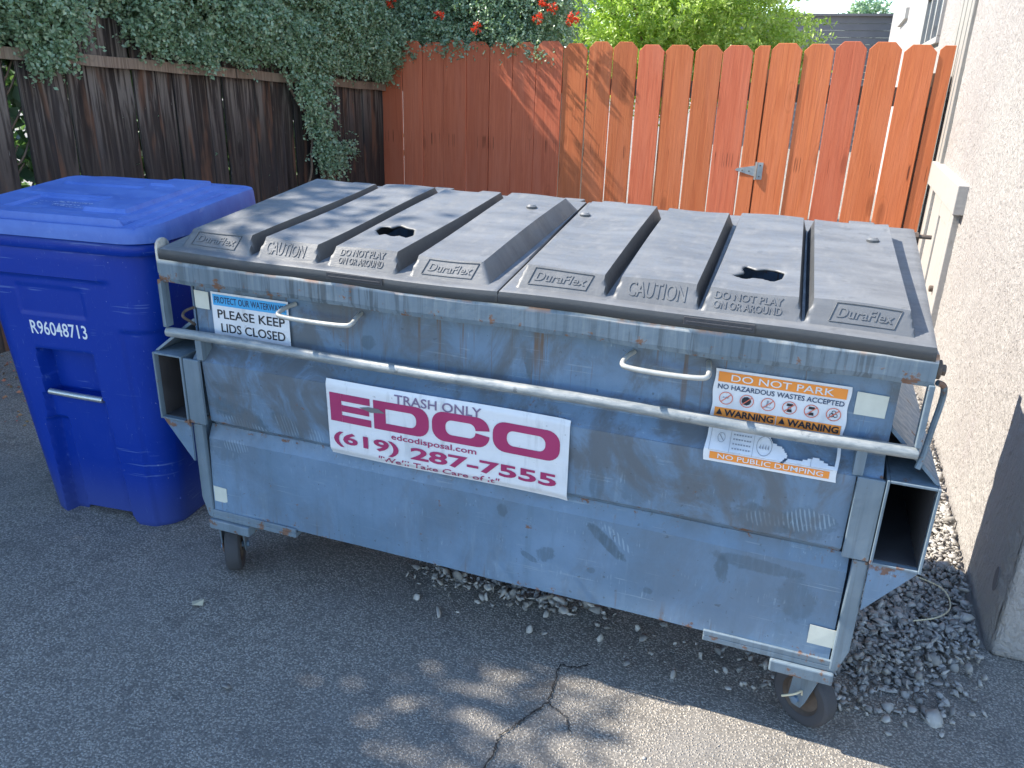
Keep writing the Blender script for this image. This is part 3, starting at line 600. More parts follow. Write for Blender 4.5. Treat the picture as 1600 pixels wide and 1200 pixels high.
for i in range(330):         # clump hanging down over the dark fence
    t = rng.random() ** 1.5; z = 1.52 - t * .74; hw = .17 * (1 - t) ** 1.3 + .045; y = yn(2.20) + rng.normal() * hw * .5 + .20 * t
    B.append((dfx(y) + .05 + rng.random() * .14, y, z)); D.append((.5 + rng.normal() * .5, -.2 + rng.normal() * .5, -.7 + rng.normal() * .5))
for i in range(60):
    y = rng.normal(yn(2.50), .06); z = rng.normal(.90, .06); B.append((dfx(y) + .05 + rng.random() * .09, y, z)); D.append(rng.normal(size=3))
B = np.array(B); D = np.array(D)
p_, d_, s_, t_ = twig_leaves(B, D, rng.uniform(.07, .15, len(B)), 12, .026, .62)
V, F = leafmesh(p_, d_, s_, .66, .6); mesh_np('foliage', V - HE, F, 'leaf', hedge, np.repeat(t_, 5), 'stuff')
# large dark inner leaves, added to block sky and sun
nn_ = 24000; y = rng.uniform(-2.3, 5.3, nn_); zt_ = np.array([ZTOP(q) for q in y]); z = 1.5 + (zt_ - 1.5) * rng.random(nn_) ** .8; x = np.array([dfx(q) for q in y]) - .10 - rng.random(nn_) * .75
nm = nn_ // 3; x2 = rng.uniform(-3.5, -1.55, nm); y2 = rng.uniform(5.25, 5.8, nm); z2 = rng.uniform(1.4, 3.0, nm)
nk = 4200; y3 = rng.uniform(-2.3, 5.2, nk); z3 = np.array([ZTOP(q) for q in y3]) + rng.normal(size=nk) * .13; x3 = np.array([dfx(q) for q in y3]) - rng.random(nk) * .6 + .1
nb = 11000; y4 = rng.uniform(-1., 5.3, nb); z4 = rng.uniform(.0, 1.75, nb); x4 = np.array([dfx(q) for q in y4]) - .10 - rng.random(nb) * .45  # low leaves added behind the boards to stop light through the gaps
c3 = np.concatenate([np.stack([x4, y4, z4], 1), np.stack([x, y, z], 1), np.stack([x2, y2, z2], 1), np.stack([x3, y3, z3], 1)])
V, F = leafmesh(c3, rng.normal(size=(len(c3), 3)), np.concatenate([np.full(nb, .12), np.full(nn_, .14), np.full(nm, .10), np.full(nk, .07)]), .75, 2.); mesh_np('inner_blocker_foliage', V - HE, F, 'leaf', hedge, np.repeat(rng.random(len(c3)) * .4, 5), 'stuff')
rs = random.Random(9)
for k, pts in enumerate([[(2.10, 1.50, .03), (2.17, 1.36, .05), (2.27, 1.25, .05), (2.25, 1.10, .05), (2.22, .97, .06), (2.12, .80, .04)], [(2.30, 1.5, .04), (2.30, 1.2, .07), (2.36, 1.0, .06), (2.38, .8, .05), (2.44, .5, .04), (2.44, .02, .05)],
        [(2.35, 1.4, .03), (2.38, 1.1, .05), (2.34, .9, .05), (2.40, .6, .04), (2.40, .02, .07)], [(2.22, 1.42, .03), (2.33, 1.15, .05), (2.42, .95, .06), (2.46, .7, .05), (2.48, .02, .05)]]):
    pts = [(yn(y), max(0., CZ_ + KF * (z - CZ_)) if z > .05 else 0., o_ * 1.3) for y, z, o_ in pts]
    g = G(); g.tube(curve([(dfx(y) + o_, y, z) for y, z, o_ in pts], 5), [.009 if k == 0 else .016] * (5 * (len(pts) - 1) + 1), 7); obj('vine_stem', g, 'bark', hedge, tuple(hedge.location), smooth=True)
for k in range(9):
    y0 = yn(.62) + rs.uniform(-.06, .06); g = G(); z0 = .7 + k * .1; g.tube(curve([(dfx(y0) - .06, y0 - .14, z0), (dfx(y0) - .03, y0, z0 + .10 * rs.random()), (dfx(y0) - .05, y0 + .14, z0 + .2)], 4), .006, 5); obj('vine_stem', g, 'bark', hedge, tuple(hedge.location), smooth=True)
def flower(c, s):
    g = G(); r = random.Random(int(c[0] * 1000))
    for k in range(11):
        a = Vector((r.gauss(.2, 1), -1 + r.gauss(0, .6), r.gauss(0, .8))).normalized(); cc = Vector(c) + a * s * .2
        sidev = a.cross(Vector((0, 0, 1))).normalized(); upv = sidev.cross(a)
        g.tube([cc, cc + a * s * .55, cc + a * s * .8], [s * .04, s * .08, s * .13], 6, False)
        tip = cc + a * s * .8
        for q in range(4):
            th = q * math.pi / 2 + .4; dv = (sidev * math.cos(th) + upv * math.sin(th)); dw = (sidev * -math.sin(th) + upv * math.cos(th))
            k0 = len(g.v); g.add([tip + dv * s * .10 - dw * s * .07, tip + dv * s * .10 + dw * s * .07, tip + dv * s * .36 + dw * s * .05 + a * s * .05, tip + dv * s * .36 - dw * s * .05 + a * s * .05], [(0, 1, 2, 3)])
    o = obj('flower', g, 'flower', hedge, tuple(hedge.location)); a = o.data.attributes.new('tint', 'FLOAT', 'POINT'); a.data.foreach_set('value', [r.random() for _ in g.v])
# ------------------------------------------------------------------ trees beyond
def tree(name, label, c, rad, n, size, aspect, matn, cond=None, hz=1.):
    t = thing(name, label, 'tree', (c[0], c[1], 0)); TO = np.array(t.location)
    u = rng.normal(size=(n, 3)); u /= np.linalg.norm(u, axis=1)[:, None]; rr_ = rng.random(n) ** .45
    lump = 1 + .18 * np.sin(u[:, 0] * 7 + 1) * np.sin(u[:, 2] * 6 + 2) + .14 * np.sin(u[:, 1] * 13 + u[:, 2] * 9)
    P0 = np.array(c) + u * (rr_ * lump)[:, None] * np.array(rad)
    keep = np.sin(P0[:, 0] * 9) * np.sin(P0[:, 1] * 8 + 1) * np.sin(P0[:, 2] * 11) > -.45; P0 = P0[keep]; u = u[keep]
    if cond is not None: k = cond(P0); P0 = P0[k]; u = u[k]
    a, d_, s_, t_ = twig_leaves(P0, u + np.array([0, -.2, .25]), rng.uniform(.10, .22, len(P0)), 11, size, aspect, .7)
    V, F = leafmesh(a, d_, s_, aspect, .8); mesh_np('crown', V - TO, F, matn, t, np.repeat(t_, 5), 'stuff')
    g = G(); g.tube(curve([(c[0], c[1], 0), (c[0] + .04, c[1], c[2] * .4), (c[0] - .03, c[1], c[2])], 5), [.09 - .004 * k for k in range(11)], 10); obj('trunk', g, 'bark', t, tuple(TO), smooth=True)
    for k in range(7):
        a0 = rs.uniform(0, 6.28); e = Vector((math.cos(a0) * rad[0] * .7, math.sin(a0) * rad[1] * .7, rs.uniform(.1, .7) * rad[2])); s0 = Vector((c[0], c[1], c[2] * .55 + k * .08))
        g = G(); g.tube(curve([s0, s0 + e * .5 + Vector((0, 0, .1)), Vector(c) + e], 4), [.035 - .003 * q for q in range(9)], 6); obj('limb', g, 'bark', t, tuple(TO), smooth=True)
tree('lime_green_tree', 'sunlit lime green leafy tree behind the middle of the red fence', (-.98, 7.6, 2.12), (1.16, 1.1, .80), 5600, .060, .38, 'leaf2')
tree('lime_green_tree', 'smaller lime green sapling crown leaning over the red fence towards the siding', (.16, 7.4, 1.68), (.36, .4, .30), 380, .055, .38, 'leaf2')
tree('distant_tree', 'tiny far tree top poking above the grey siding wall', (1.3, 23, 3.15), (.55, .5, .42), 260, .10, .5, 'leaf')
# coordinates (world) for flowers on the hedge faces, seen from in front
FL = []
def ray(u, v):
    d = sr * ((u - 800) / 1246.1) + su * (-(v - 600) / 1246.1) + fwd; return d
for u, v in ((508, 20), (520, 24), (543, 4), (612, 4), (686, 24), (745, 44), (840, 28), (864, 14), (893, 32), (898, 26), (850, 2)):
    d = ray(u, v); t = (4.66 - CAM.y) / d.y; p = CAM + d * t
    flower(p, .046)

# litter on the ground at far left and a leaf on the asphalt
n = 420; pp = np.stack([rng.uniform(-3.4, -2.3, n), rng.uniform(.3, 1.6, n), np.full(n, .006)], 1); pp = pp[pp[:, 1] > .55 + rng.normal(size=n) * .12]
V, F = leafmesh(pp, rng.normal(size=pp.shape) * np.array([1, 1, .12]), rng.uniform(.012, .03, len(pp)), .6, .2)
mesh_np('leaf_litter', V, F, 'leaf3', None, np.repeat(rng.random(len(pp)), 5), 'stuff', label='dry leaves and fallen petals at the foot of the dark fence', category='leaf litter')
g = G(); g.add([(-.905, -.115, .006), (-.885, -.135, .012), (-.86, -.12, .007), (-.87, -.10, .014), (-.89, -.098, .006)], [(0, 1, 2, 3, 4)])
obj('crumpled_scrap', g, 'straw', label='small crumpled pale yellow leaf lying on the shaded asphalt', cat='leaf')
g = G(); g.tube(curve([(1.20, .86, .04), (1.27, .80, .05), (1.285, .72, .04), (1.24, .64, .045), (1.17, .60, .04)], 6), .0022, 5)
obj('dry_twig', g, 'straw', smooth=True, label='thin curved pale straw lying on the gravel by the wall', cat='straw')

# ------------------------------------------------------------------ dumpster
dp = thing('dumpster', 'grey blue steel front load dumpster on casters with black lids and stickers', 'dumpster', (0, .45, 0)); DP = tuple(dp.location)
def part(name, g, mat='paint', parent=dp, **k): return obj(name, g, mat, parent, DP, **k)
T = .004
outer = [(.055, 1.0), (.055, .79), (.013, .752), (.022, .565), (.050, .540), (.030, .500), (.022, .255), (.05, .246)]
prof = outer + [(y + T + .001, z + (.002 if i else 0)) for i, (y, z) in enumerate(outer)][::-1]
def sheetx(outer, x0, x1, t, nx=60, wob=.0011, seed=1):
    r = random.Random(seed); g = G(); pts = []
    for i in range(len(outer) - 1):
        a, b_ = outer[i], outer[i + 1]; n = max(1, int(math.hypot(a[0] - b_[0], a[1] - b_[1]) / .02))
        for k in range(n): q = k / n; pts.append((a[0] + (b_[0] - a[0]) * q, a[1] + (b_[1] - a[1]) * q))
    pts.append(outer[-1]); m_ = len(pts)
    def w_(x, z): return wob * (math.sin(x * 7 + z * 5 + seed) + .7 * math.sin(x * 13 - z * 9) + .5 * math.sin(x * 23 + z * 17))
    for off in (0, t):
        for i in range(nx + 1):
            x = x0 + (x1 - x0) * i / nx
            for (y, z) in pts: g.v.append((x, y + off + w_(x, z), z))
    S = (nx + 1) * m_
    for i in range(nx):
        for j in range(m_ - 1):
            a = i * m_ + j; g.f.append((a, a + 1, a + m_ + 1, a + m_)); g.f.append((S + a, S + a + m_, S + a + m_ + 1, S + a + 1))
        a = i * m_; g.f.append((a, a + m_, S + a + m_, S + a)); a = i * m_ + m_ - 1; g.f.append((a, S + a, S + a + m_, a + m_))
    for j in range(m_ - 1):
        g.f.append((j, S + j, S + j + 1, j + 1)); a = nx * m_ + j; g.f.append((a, a + 1, S + a + 1, S + a))
    return g
part('upper_front_panel', sheetx(outer[:3], -.905, .925, T, seed=1))
part('middle_front_panel', sheetx([(.013, .7515), (.022, .565), (.050, .5405)], -.872, .872, T, seed=2))
part('lower_front_panel', sheetx([(.050, .5400), (.031, .500), (.021, .255)], -.895, .895, T, seed=3))
for s in (-1, 1):
    g = G(); g.box(*sorted((s * .874, s * .930)), .000, .010, .556, .757); part('corner_plate', g, 'hardware', bevel=.002)
    g = G(); g.prism([(s * .900, .548), (s * .934, .548), (s * .934, .30), (s * .916, .236), (s * .898, .236)], .012, .03, 'y'); part('corner_post', g, 'hardware', bevel=.004)
    g = G(); g.box(*sorted((s * .917, s * .925)), .032, .935, .25, .553); g.prism([(.06, .556), (.935, .556), (.935, 1.11), (.06, 1.02)], s * .917, s * .924); part('side_panel', g, bevel=.001)
    # fork pocket: open tube
    g = G(); a, b_ = sorted((s * .932, s * 1.036)); t = .006; y0, y1 = -.004, .80
    g.box(a, a + t, y0, y1, .553, .762); g.box(b_ - t, b_, y0, y1, .553, .762); g.box(a + t + .0002, b_ - t - .0002, y0 + .001, y1, .553, .553 + t); g.box(a + t + .0002, b_ - t - .0002, y0 + .001, y1, .762 - t, .762)
    pk = part('fork_pocket', g, 'hardware', bevel=.0015)
    g = G(); i0 = a + t + .001; i1 = b_ - t - .001
    for (xa, xb, za, zb_) in ((i0, i0 + .001, .561, .754), (i1 - .001, i1, .561, .754), (i0 + .002, i1 - .002, .5605, .5615), (i0 + .002, i1 - .002, .7535, .7545)): g.box(xa, xb, .012, .79, za, zb_)
    g.box(i0, i1, .78, .79, .56, .755); part('pocket_lining', g, 'inside', pk)
    g = G(); g.prism([(s * .934, .551), (s * 1.034, .551), (s * .936, .425)], .004, .012, 'y'); part('gusset', g, bevel=.001)
    g = G(); g.add([(s * 1.034, .01, .765), (s * 1.034, .70, .765), (s * .928, .70, .86), (s * .928, .06, .86), (s * 1.026, .012, .7635), (s * 1.026, .698, .7635), (s * .920, .698, .855), (s * .920, .062, .855)],
                     [(0, 1, 2, 3), (4, 7, 6, 5), (0, 4, 5, 1), (1, 5, 6, 2), (2, 6, 7, 3), (3, 7, 4, 0)]); part('guide_plate', g, 'hardware')
    # vertical flat joining bar and rim
    g = G(); g.box(*sorted((s * .968, s * .980)), -.004, .026, .845, .984); part('rim_strut', g, 'lip', bevel=.002)
    g = G(); g.box(*sorted((s * .862, s * .884)), .006, .05, .757, .83); part('bar_bracket', g, 'hardware', bevel=.002)
    # caster base
    g = G(); g.box(*sorted((s * .60, s * .912)), .014, .09, .232, .247); g.box(*sorted((s * .60, s * .912)), .014, .022, .2472, .262); part('caster_channel', g, 'hardware', bevel=.002)
    g = G(); g.box(*sorted((s * .765, s * .912)), .004, .19, .198, .2305); part('caster_plate', g, 'hardware', bevel=.004)
g = G(); g.box(-.915, .915, .935, .94, .25, 1.12); g.box(-.915, .915, .07, .934, .25, .256); part('rear_and_floor', g)
g = G(); g.box(-.93, .93, .90, .945, 1.085, 1.125); part('rear_rim', g, bevel=.006)
g = G(); n = 40
for sgn in (0,):
    prof = [(0.004, .978), (0.0, .990), (0.0, 1.030), (.004, 1.040), (.012, 1.0445), (.05, 1.0445), (.06, 1.038), (.06, .978)]
    vs = []
    for i in range(n + 1):
        x = -.975 + 1.952 * i / n; dz = .0018 * math.sin(x * 9) + .001 * math.sin(x * 31); dy = .0015 * math.sin(x * 6 + 1)
        vs += [(x, y + dy, z + dz) for y, z in prof]
    m_ = len(prof); fs = [tuple(range(m_)), tuple(n * m_ + k for k in range(m_ - 1, -1, -1))] + [(i * m_ + k, (i + 1) * m_ + k, (i + 1) * m_ + (k + 1) % m_, i * m_ + (k + 1) % m_) for i in range(n) for k in range(m_)]
    g.add(vs, fs)
rim = part('front_rim', g, 'lip')
g = G(); bp_ = [(-.978 + 1.956 * i / 40, .010 + .0015 * math.sin(i * .5), .828 + .002 * math.sin(i * .33)) for i in range(41)]; g.tube(bp_, .0140, 16); part('lift_bar', g, 'bar', smooth=True)
for x0, x1 in ((-.577, -.361), (.348, .534)):
    g = G(); z = .942; g.tube(curve([(x0 + .01, .052, z + .008), (x0, .02, z + .004), (x0 - .002, -.012, z - .004), (x0 + .02, -.02, z - .008), ((x0 + x1) / 2, -.021, z - .010), (x1 - .02, -.02, z - .008), (x1 + .002, -.012, z - .004), (x1, .02, z + .004), (x1 - .005, .052, z + .008)], 5), .0062, 10); part('grab_handle', g, 'handle', smooth=True)
# right side loop rod and washers, left ear
g = G(); g.tube(curve([(.985, .02, .985), (1.0, .03, .975), (1.006, .05, .94), (1.0, .045, .88), (.992, .03, .82), (.985, .02, .79)], 6), .0065, 8); part('side_loop', g, 'lip', smooth=True)
g = G(); g.disc((.983, .03, 1.01), (1, 0, 0), .020, .008, 20); g.disc((.990, .03, 1.01), (1, 0, 0), .012, .012, 6); part('end_bolt', g, 'steel_dark', bevel=.001)
g = G(); e = [(.005, 1.0), (.005, 1.065)] + [(.03 + .025 * math.cos(a), 1.07 + .025 * math.sin(a)) for a in np.linspace(math.pi, 0, 8)] + [(.055, 1.0)]; g.prism(e, -.982, -.974); g.disc((-.985, .03, 1.062), (1, 0, 0), .006, .008, 8); part('hinge_ear', g, 'lip', bevel=.001)
g = G(); g.tube([(.90, .80, 1.150), (1.02, .80, 1.150)], .006, 8); g.disc((.965, .80, 1.15), (1, 0, 0), .014, .006, 6); g.disc((.98, .80, 1.15), (1, 0, 0), .012, .012, 6); part('hinge_rod', g, 'steel_dark', smooth=False)
g = G(); g.box(-.93, .93, .80, .806, 1.09, 1.12); part('rear_hinge_strip', g)
# small hook on left
g = G(); g.tube(curve([(-.905, .045, .90), (-.915, .02, .895), (-.908, .0, .885), (-.90, .02, .865), (-.905, .04, .85)], 5), .004, 7); part('wire_hook', g, 'steel_dark', smooth=True)

# casters
def caster(cx, cy, az_, lab=None):
    c = part('caster', (lambda g: (g.disc((cx, cy, .185), (0, 0, 1), .035, .022, 20), g)[1])(G()), 'paint', bevel=.002)
    ax = Vector((math.cos(az_), math.sin(az_), 0)); tr = Vector((-ax.y, ax.x, 0)); off = tr * -.018 if az_ < 0 else tr * .018
    W = Vector((cx, cy, .0835)) + off; rr_ = .083
    def lathe(pr, seg=40):
        g = G(); k = len(pr)
        for i in range(seg):
            a = 2 * math.pi * i / seg; rad = tr * math.cos(a) + Vector((0, 0, 1)) * math.sin(a)
            for (h, q) in pr: g.v.append(tuple(W + ax * h + rad * q))
        for i in range(seg):
            for j in range(k - 1): a, b2 = i * k + j, ((i + 1) % seg) * k + j; g.f.append((a, a + 1, b2 + 1, b2))
        return g
    part('tyre', lathe([(-.020, .052), (-.023, .060), (-.0235, .074), (-.018, .081), (-.008, .083), (.008, .083), (.018, .081), (.0235, .074), (.023, .060), (.020, .052)]), 'rubber', c, smooth=True)
    part('wheel_core', lathe([(-.020, .0001), (-.022, .018), (-.010, .022), (-.008, .045), (-.019, .053), (.019, .053), (.008, .045), (.010, .022), (.022, .018), (.020, .0001)]), 'steel_dark', c, smooth=False)
    g = G()
    for s in (-1, 1):
        o_ = ax * s * .031; q = []
        for (u, z) in ((-.034, .185), (.034, .185), (.024, .085), (.015, .064), (-.010, .062), (-.024, .078)): q.append(Vector((cx, cy, z)) + tr * u * 1.0 + o_ + off * sm((.185 - z) / .1))
        k = len(g.v); g.v += [tuple(p) for p in q] + [tuple(p + ax * .005 * s) for p in q]; n = 6
        g.f += [tuple(k + i for i in range(n)), tuple(k + 2 * n - 1 - i for i in range(n))] + [(k + i, k + i + n, k + (i + 1) % n + n, k + (i + 1) % n) for i in range(n)]
    q = [Vector((cx, cy, z)) + tr * u + ax * h for z in (.178, .186) for u in (-.03, .03) for h in (-.036, .036)]; g.add(q, [(0, 2, 3, 1), (4, 5, 7, 6), (0, 1, 5, 4), (2, 6, 7, 3), (0, 4, 6, 2), (1, 3, 7, 5)])
    part('fork', g, 'hardware', c, bevel=.0015)
    g = G(); g.disc(W, ax, .010, .088, 6); part('axle_bolt', g, 'paint', c, bevel=.001); return c, W, ax
c1, W1, ax1 = caster(.880, .088, R(-125))
caster(-.895, .085, R(32)); caster(-.80, .85, R(20)); caster(.80, .85, R(60))
g = G(); st = W1 + ax1 * .045; g.tube(curve([st + Vector((-.03, -.01, .012)), st + Vector((0, -.012, .030)), st + Vector((.015, 0, .034)), st + Vector((.017, 0, .022))], 5), .0028, 6)
obj('dry_grass_stem', g, 'straw', smooth=True, label='short pale dry stem stuck in the right front caster', cat='straw')

# reflective squares
for i, (x, z, yy, w_) in enumerate(((-.880, .925, .0490, .024), (.876, .906, .0490, .031), (-.902, .318, .010, .0), (.870, .321, .0195, .03))):
    if i == 2: x, yy, w_ = -.868, .0195, .023
    g = G(); hw = w_; g.add([(x - hw, yy, z - .026), (x + hw, yy + .001, z - .027), (x + hw + .001, yy, z + .024), (x - hw, yy, z + .026)], [(0, 1, 2, 3)]); o = part('reflective_tape', g, 'tape'); md = o.modifiers.new('s', 'SOLIDIFY'); md.thickness = .0008

# stickers
def yA(x, z): return .0495
ys1 = lambda x, z: .0490
s1 = part('waterways_sticker', rect(G(), -.846, -.590, .812, .953, ys1, .0), 'vinyl')
part('blue_band', rect(G(), -.840, -.596, .915, .947, ys1, .0008), 'blue_p', s1)
part('lettering', text_on(G(), 'PROTECT OUR WATERWAYS!', -.834, -.600, .922, .941, ys1, .012, lift=.0016), 'navy', s1)
g = G(); text_on(g, 'PLEASE KEEP', -.828, -.604, .878, .904, ys1, .012); part('lettering', g, 'black', s1); g = G(); text_on(g, 'LIDS CLOSED', -.820, -.606, .838, .864, ys1, .012); part('lettering', g, 'black', s1)
x0, zt = -.459, .768
def ysE(x, z):    # follows the panel, slightly bellied
    return .0085 - .003 * math.sin((x + .46) * 9) + .006 * (.75 - z) / .2 + .006 * sm((z - .752) / .02) + (.01 * sm((.562 - z) / .02))
SC = lambda fx, v: (x0 + .687 * fx, zt - v)
g = G(); nx, nz = 50, 44
for i in range(nx + 1):
    for j in range(nz + 1):
        x = x0 + .687 * i / nx; z = .542 + .226 * j / nz; g.v.append((x, ysE(x, z) - (.004 * sm((i - nx + 2) / 2) if i > nx - 2 else 0) + (.0), z))
for i in range(nx):
    for j in range(nz): a = i * (nz + 1) + j; g.f.append((a, a + nz + 1, a + nz + 2, a + 1))
sE = part('company_sticker', g, 'vinyl', smooth=True)
L = .0014; g = G()
def Z_(v): return zt - v
vt, vb = .036, .120; h_ = (vb - vt)
X_ = lambda f: x0 + .687 * f
# E
def q4(a, b_, c_, d_): 
    nn = max(1, int((X_(b_) - X_(a)) / .02))
    for k in range(nn):
        xa = X_(a + (b_ - a) * k / nn); xb = X_(a + (b_ - a) * (k + 1) / nn); fill(g, [(xa, Z_(c_)), (xb, Z_(c_)), (xb, Z_(d_)), (xa, Z_(d_))], ysE, L)
q4(.015, .068, vb, vt); q4(.0685, .197, vt + .021, vt); q4(.0685, .192, vt + .052, vt + .033); q4(.0685, .199, vb, vb - .021)
def ringL(f0, f1, rO, rI, tx, tz, part_=None, sq=False):
    o_ = rrect(X_(f0), X_(f1), Z_(vb), Z_(vt), rO, 6); i_ = rrect(X_(f0) + tx, X_(f1) - tx, Z_(vb) + tz, Z_(vt) - tz, rI, 6)
    if sq:
        o_ = [(X_(f0) if p[0] < (X_(f0) + X_(f1)) / 2 and True else p[0], (Z_(vt) if p[1] > (Z_(vt) + Z_(vb)) / 2 else Z_(vb)) if p[0] < (X_(f0) + X_(f1)) / 2 else p[1]) for p in o_]
        i_ = [((X_(f0) + tx) if p[0] < (X_(f0) + X_(f1)) / 2 else p[0], ((Z_(vt) - tz) if p[1] > (Z_(vt) + Z_(vb)) / 2 else Z_(vb) + tz) if p[0] < (X_(f0) + X_(f1)) / 2 else p[1]) for p in i_]
    return o_, i_
o_, i_ = ringL(.212, .447, .034, .018, .036, .021, sq=True); ringpoly(g, o_, i_, ysE, L)
o_, i_ = ringL(.705, .965, .034, .018, .038, .021); ringpoly(g, o_, i_, ysE, L)
o_, i_ = ringL(.460, .692, .034, .018, .038, .021)
# C: open the right side
n = len(o_); mid = (Z_(vt) + Z_(vb)) / 2
def clampC(p, q, up):
    lim = mid + .013 if up else mid - .013
    return p
seq = [k for k in range(n)]
start = [k for k in range(n) if o_[k][0] > X_(.69) - .001 and abs(o_[k][1] - mid) < .03]
oo = [(X_(.692), mid + .014)] + o_ + [(X_(.692), mid - .014)]; ii = [(X_(.692) - .038, mid + .014)] + i_ + [(X_(.692) - .038, mid - .014)]
ringpoly(g, oo, ii, ysE, L, False)
part('logo_lettering', g, 'maroon', sE)
part('lettering', text_on(G(), 'TRASH ONLY', X_(.305), X_(.66), Z_(.036), Z_(.010), ysE, .012, lift=.0018), 'mauve', sE)
part('lettering', text_on(G(), 'edcodisposal.com', X_(.285), X_(.64), Z_(.148), Z_(.126), ysE, .012, lift=.0018), 'maroon', sE)
part('lettering', text_on(G(), '(619)', X_(.022), X_(.315), Z_(.197), Z_(.150), ysE, .03, lift=.0018), 'maroon', sE)
part('lettering', text_on(G(), '287-7555', X_(.366), X_(.957), Z_(.192), Z_(.155), ysE, .03, lift=.0018), 'maroon', sE)
part('lettering', text_on(G(), '"We\'ll Take Care of It"', X_(.225), X_(.735), Z_(.220), Z_(.200), ysE, .007, .2, lift=.0018), 'maroon', sE)
g = G(); fill(g, [(X_(.15), Z_(.066)), (X_(.19), Z_(.060)), (X_(.235), Z_(.060)), (X_(.262), Z_(.070)), (X_(.20), Z_(.075))], ysE, .0024); part('scraped_patch', g, 'siding', sE)
def ysD(x, z):
    if z > .80: return .0485
    if z > .760: return .0485 - (.80 - z) / .040 * .0425
    return .006 + (.76 - z) * .05
g = G(); DX0, DX1 = .547, .833; outline = []; rows = sorted(set([.940, .80, .76, .73] + list(np.arange(.7325, .94, .003))), reverse=True); NC = 120
for z in rows:
    for k in range(NC + 1): g.v.append((DX0 + (DX1 - DX0) * k / NC + .0015 * math.sin(z * 90), ysD(0, z), z))
tr_ = random.Random(6)
for i in range(len(rows) - 1):
    for k in range(NC):
        xc = DX0 + (DX1 - DX0) * (k + .5) / NC; zc = (rows[i] + rows[i + 1]) / 2
        up_ = .815; lo_ = .797 - (xc - .680) * .55 + .003 * math.sin(xc * 170) if xc < .745 else .770 + .004 * math.sin(xc * 90)
        if (.685 < xc < .826 and lo_ < zc < up_) or (abs((xc - .735) - (.775 - zc) * -.9) < .003 and .752 < zc < .78): continue
        a = i * (NC + 1) + k; g.f.append((a, a + NC + 1, a + NC + 2, a + 1))
sD = part('hazard_sticker', g, 'vinyl')
for q_ in ((.555, .826, .910, .934), (.555, .689, .826, .848), (.691, .826, .826, .848)): part('orange_band', rect(G(), *q_, ysD, L), 'orange_p', sD)
g = G()
bp2 = rrect(.553, .824, .737, .756, .0094, 5); 
for k in range(14):
    xa, xb = .560 + k * .0184, .560 + (k + 1) * .0184; fill(g, [(xa, .737), (xb, .737), (xb, .755), (xa, .755)], ysD, L)
part('orange_band', g, 'orange_p', sD)
g = G(); text_on(g, 'DO NOT PARK', .583, .800, .914, .930, ysD, .004, lift=.0022); part('lettering', g, 'vinyl', sD); g = G(); text_on(g, 'NO PUBLIC DUMPING', .578, .805, .7405, .7525, ysD, .004, lift=.0022); part('lettering', g, 'vinyl', sD)
part('lettering', text_on(G(), 'NO HAZARDOUS WASTES ACCEPTED', .556, .824, .893, .905, ysD, .012, lift=.0018), 'navy', sD)
g = G(); text_on(g, 'WARNING', .577, .685, .829, .8455, ysD, .03, lift=.0024); part('lettering', g, 'black', sD); g = G(); text_on(g, 'WARNING', .714, .822, .829, .8455, ysD, .03, lift=.0024)
for xx in (.566, .703): fill(g, [(xx - .007, .831), (xx + .007, .831), (xx, .8455)], ysD, .0022)
part('lettering', g, 'black', sD)
g = G(); g2 = G(); g3 = G(); cir = lambda cx, cz, r, k=20: [(cx + r * math.cos(2 * math.pi * i / k), cz + r * math.sin(2 * math.pi * i / k)) for i in range(k)]
for k in range(6):
    cx, cz = .577 + k * .0458, .872; ringpoly(g, cir(cx, cz, .0155), cir(cx, cz, .0137), ysD, .0022)
    fill(g, [(cx - .0105, cz - .0085), (cx - .009, cz - .010), (cx + .0105, cz + .0085), (cx + .009, cz + .010)], ysD, .0026)
    dg_ = g2 if k in (1, 3, 4, 5) else g3
    if k == 0:
        for q in range(3): fill(dg_, [(cx - .009 + q * .005, cz - .001 - q % 2 * .003), (cx - .003 + q * .005, cz + .001), (cx - .005 + q * .005, cz + .004)], ysD, .002)
    elif k == 1: fill(dg_, cir(cx - .001, cz, .0105, 9), ysD, .002)
    elif k == 2:
        fill(dg_, [(cx - .008, cz - .008), (cx + .008, cz - .008), (cx + .008, cz - .0065), (cx - .008, cz - .0065)], ysD, .002); fill(dg_, [(cx - .004, cz - .006), (cx - .001, cz - .006), (cx + .001, cz + .009), (cx - .003, cz + .009)], ysD, .002); fill(dg_, [(cx + .002, cz - .004), (cx + .008, cz + .005), (cx + .006, cz + .006)], ysD, .002)
    elif k in (3, 4):
        fill(dg_, [(cx - .007, cz + .004), (cx + .007, cz + .004), (cx + .006, cz + .010), (cx - .006, cz + .010)], ysD, .002); fill(dg_, [(cx - .005, cz - .010), (cx + .006, cz - .010), (cx + .005, cz - .003), (cx - .004, cz - .003)], ysD, .002)
        if k == 3: fill(g3, [(cx - .004, cz - .002), (cx + .004, cz - .002), (cx + .003, cz + .003), (cx - .003, cz + .003)], ysD, .002)
    else:
        for q in range(3):
            a = math.pi / 2 + q * 2 * math.pi / 3; ringpoly(dg_, cir(cx + .0045 * math.cos(a), cz + .0045 * math.sin(a), .0048, 10), cir(cx + .0048 * math.cos(a), cz + .0048 * math.sin(a), .0033, 10), ysD, .002)
part('prohibition_ring', g, 'red_p', sD); part('pictogram', g2, 'black', sD); part('pictogram', g3, 'grey_p', sD)
g = G()
for (xa, xb, za, zb_) in ((.556, .823, .7985, .7993), (.600, .6008, .759, .799), (.651, .6518, .759, .799), (.556, .5568, .759, .799), (.556, .823, .7586, .7592), (.776, .7768, .759, .775)): fill(g, [(xa, za), (xb, za), (xb, zb_), (xa, zb_)], ysD, .002)
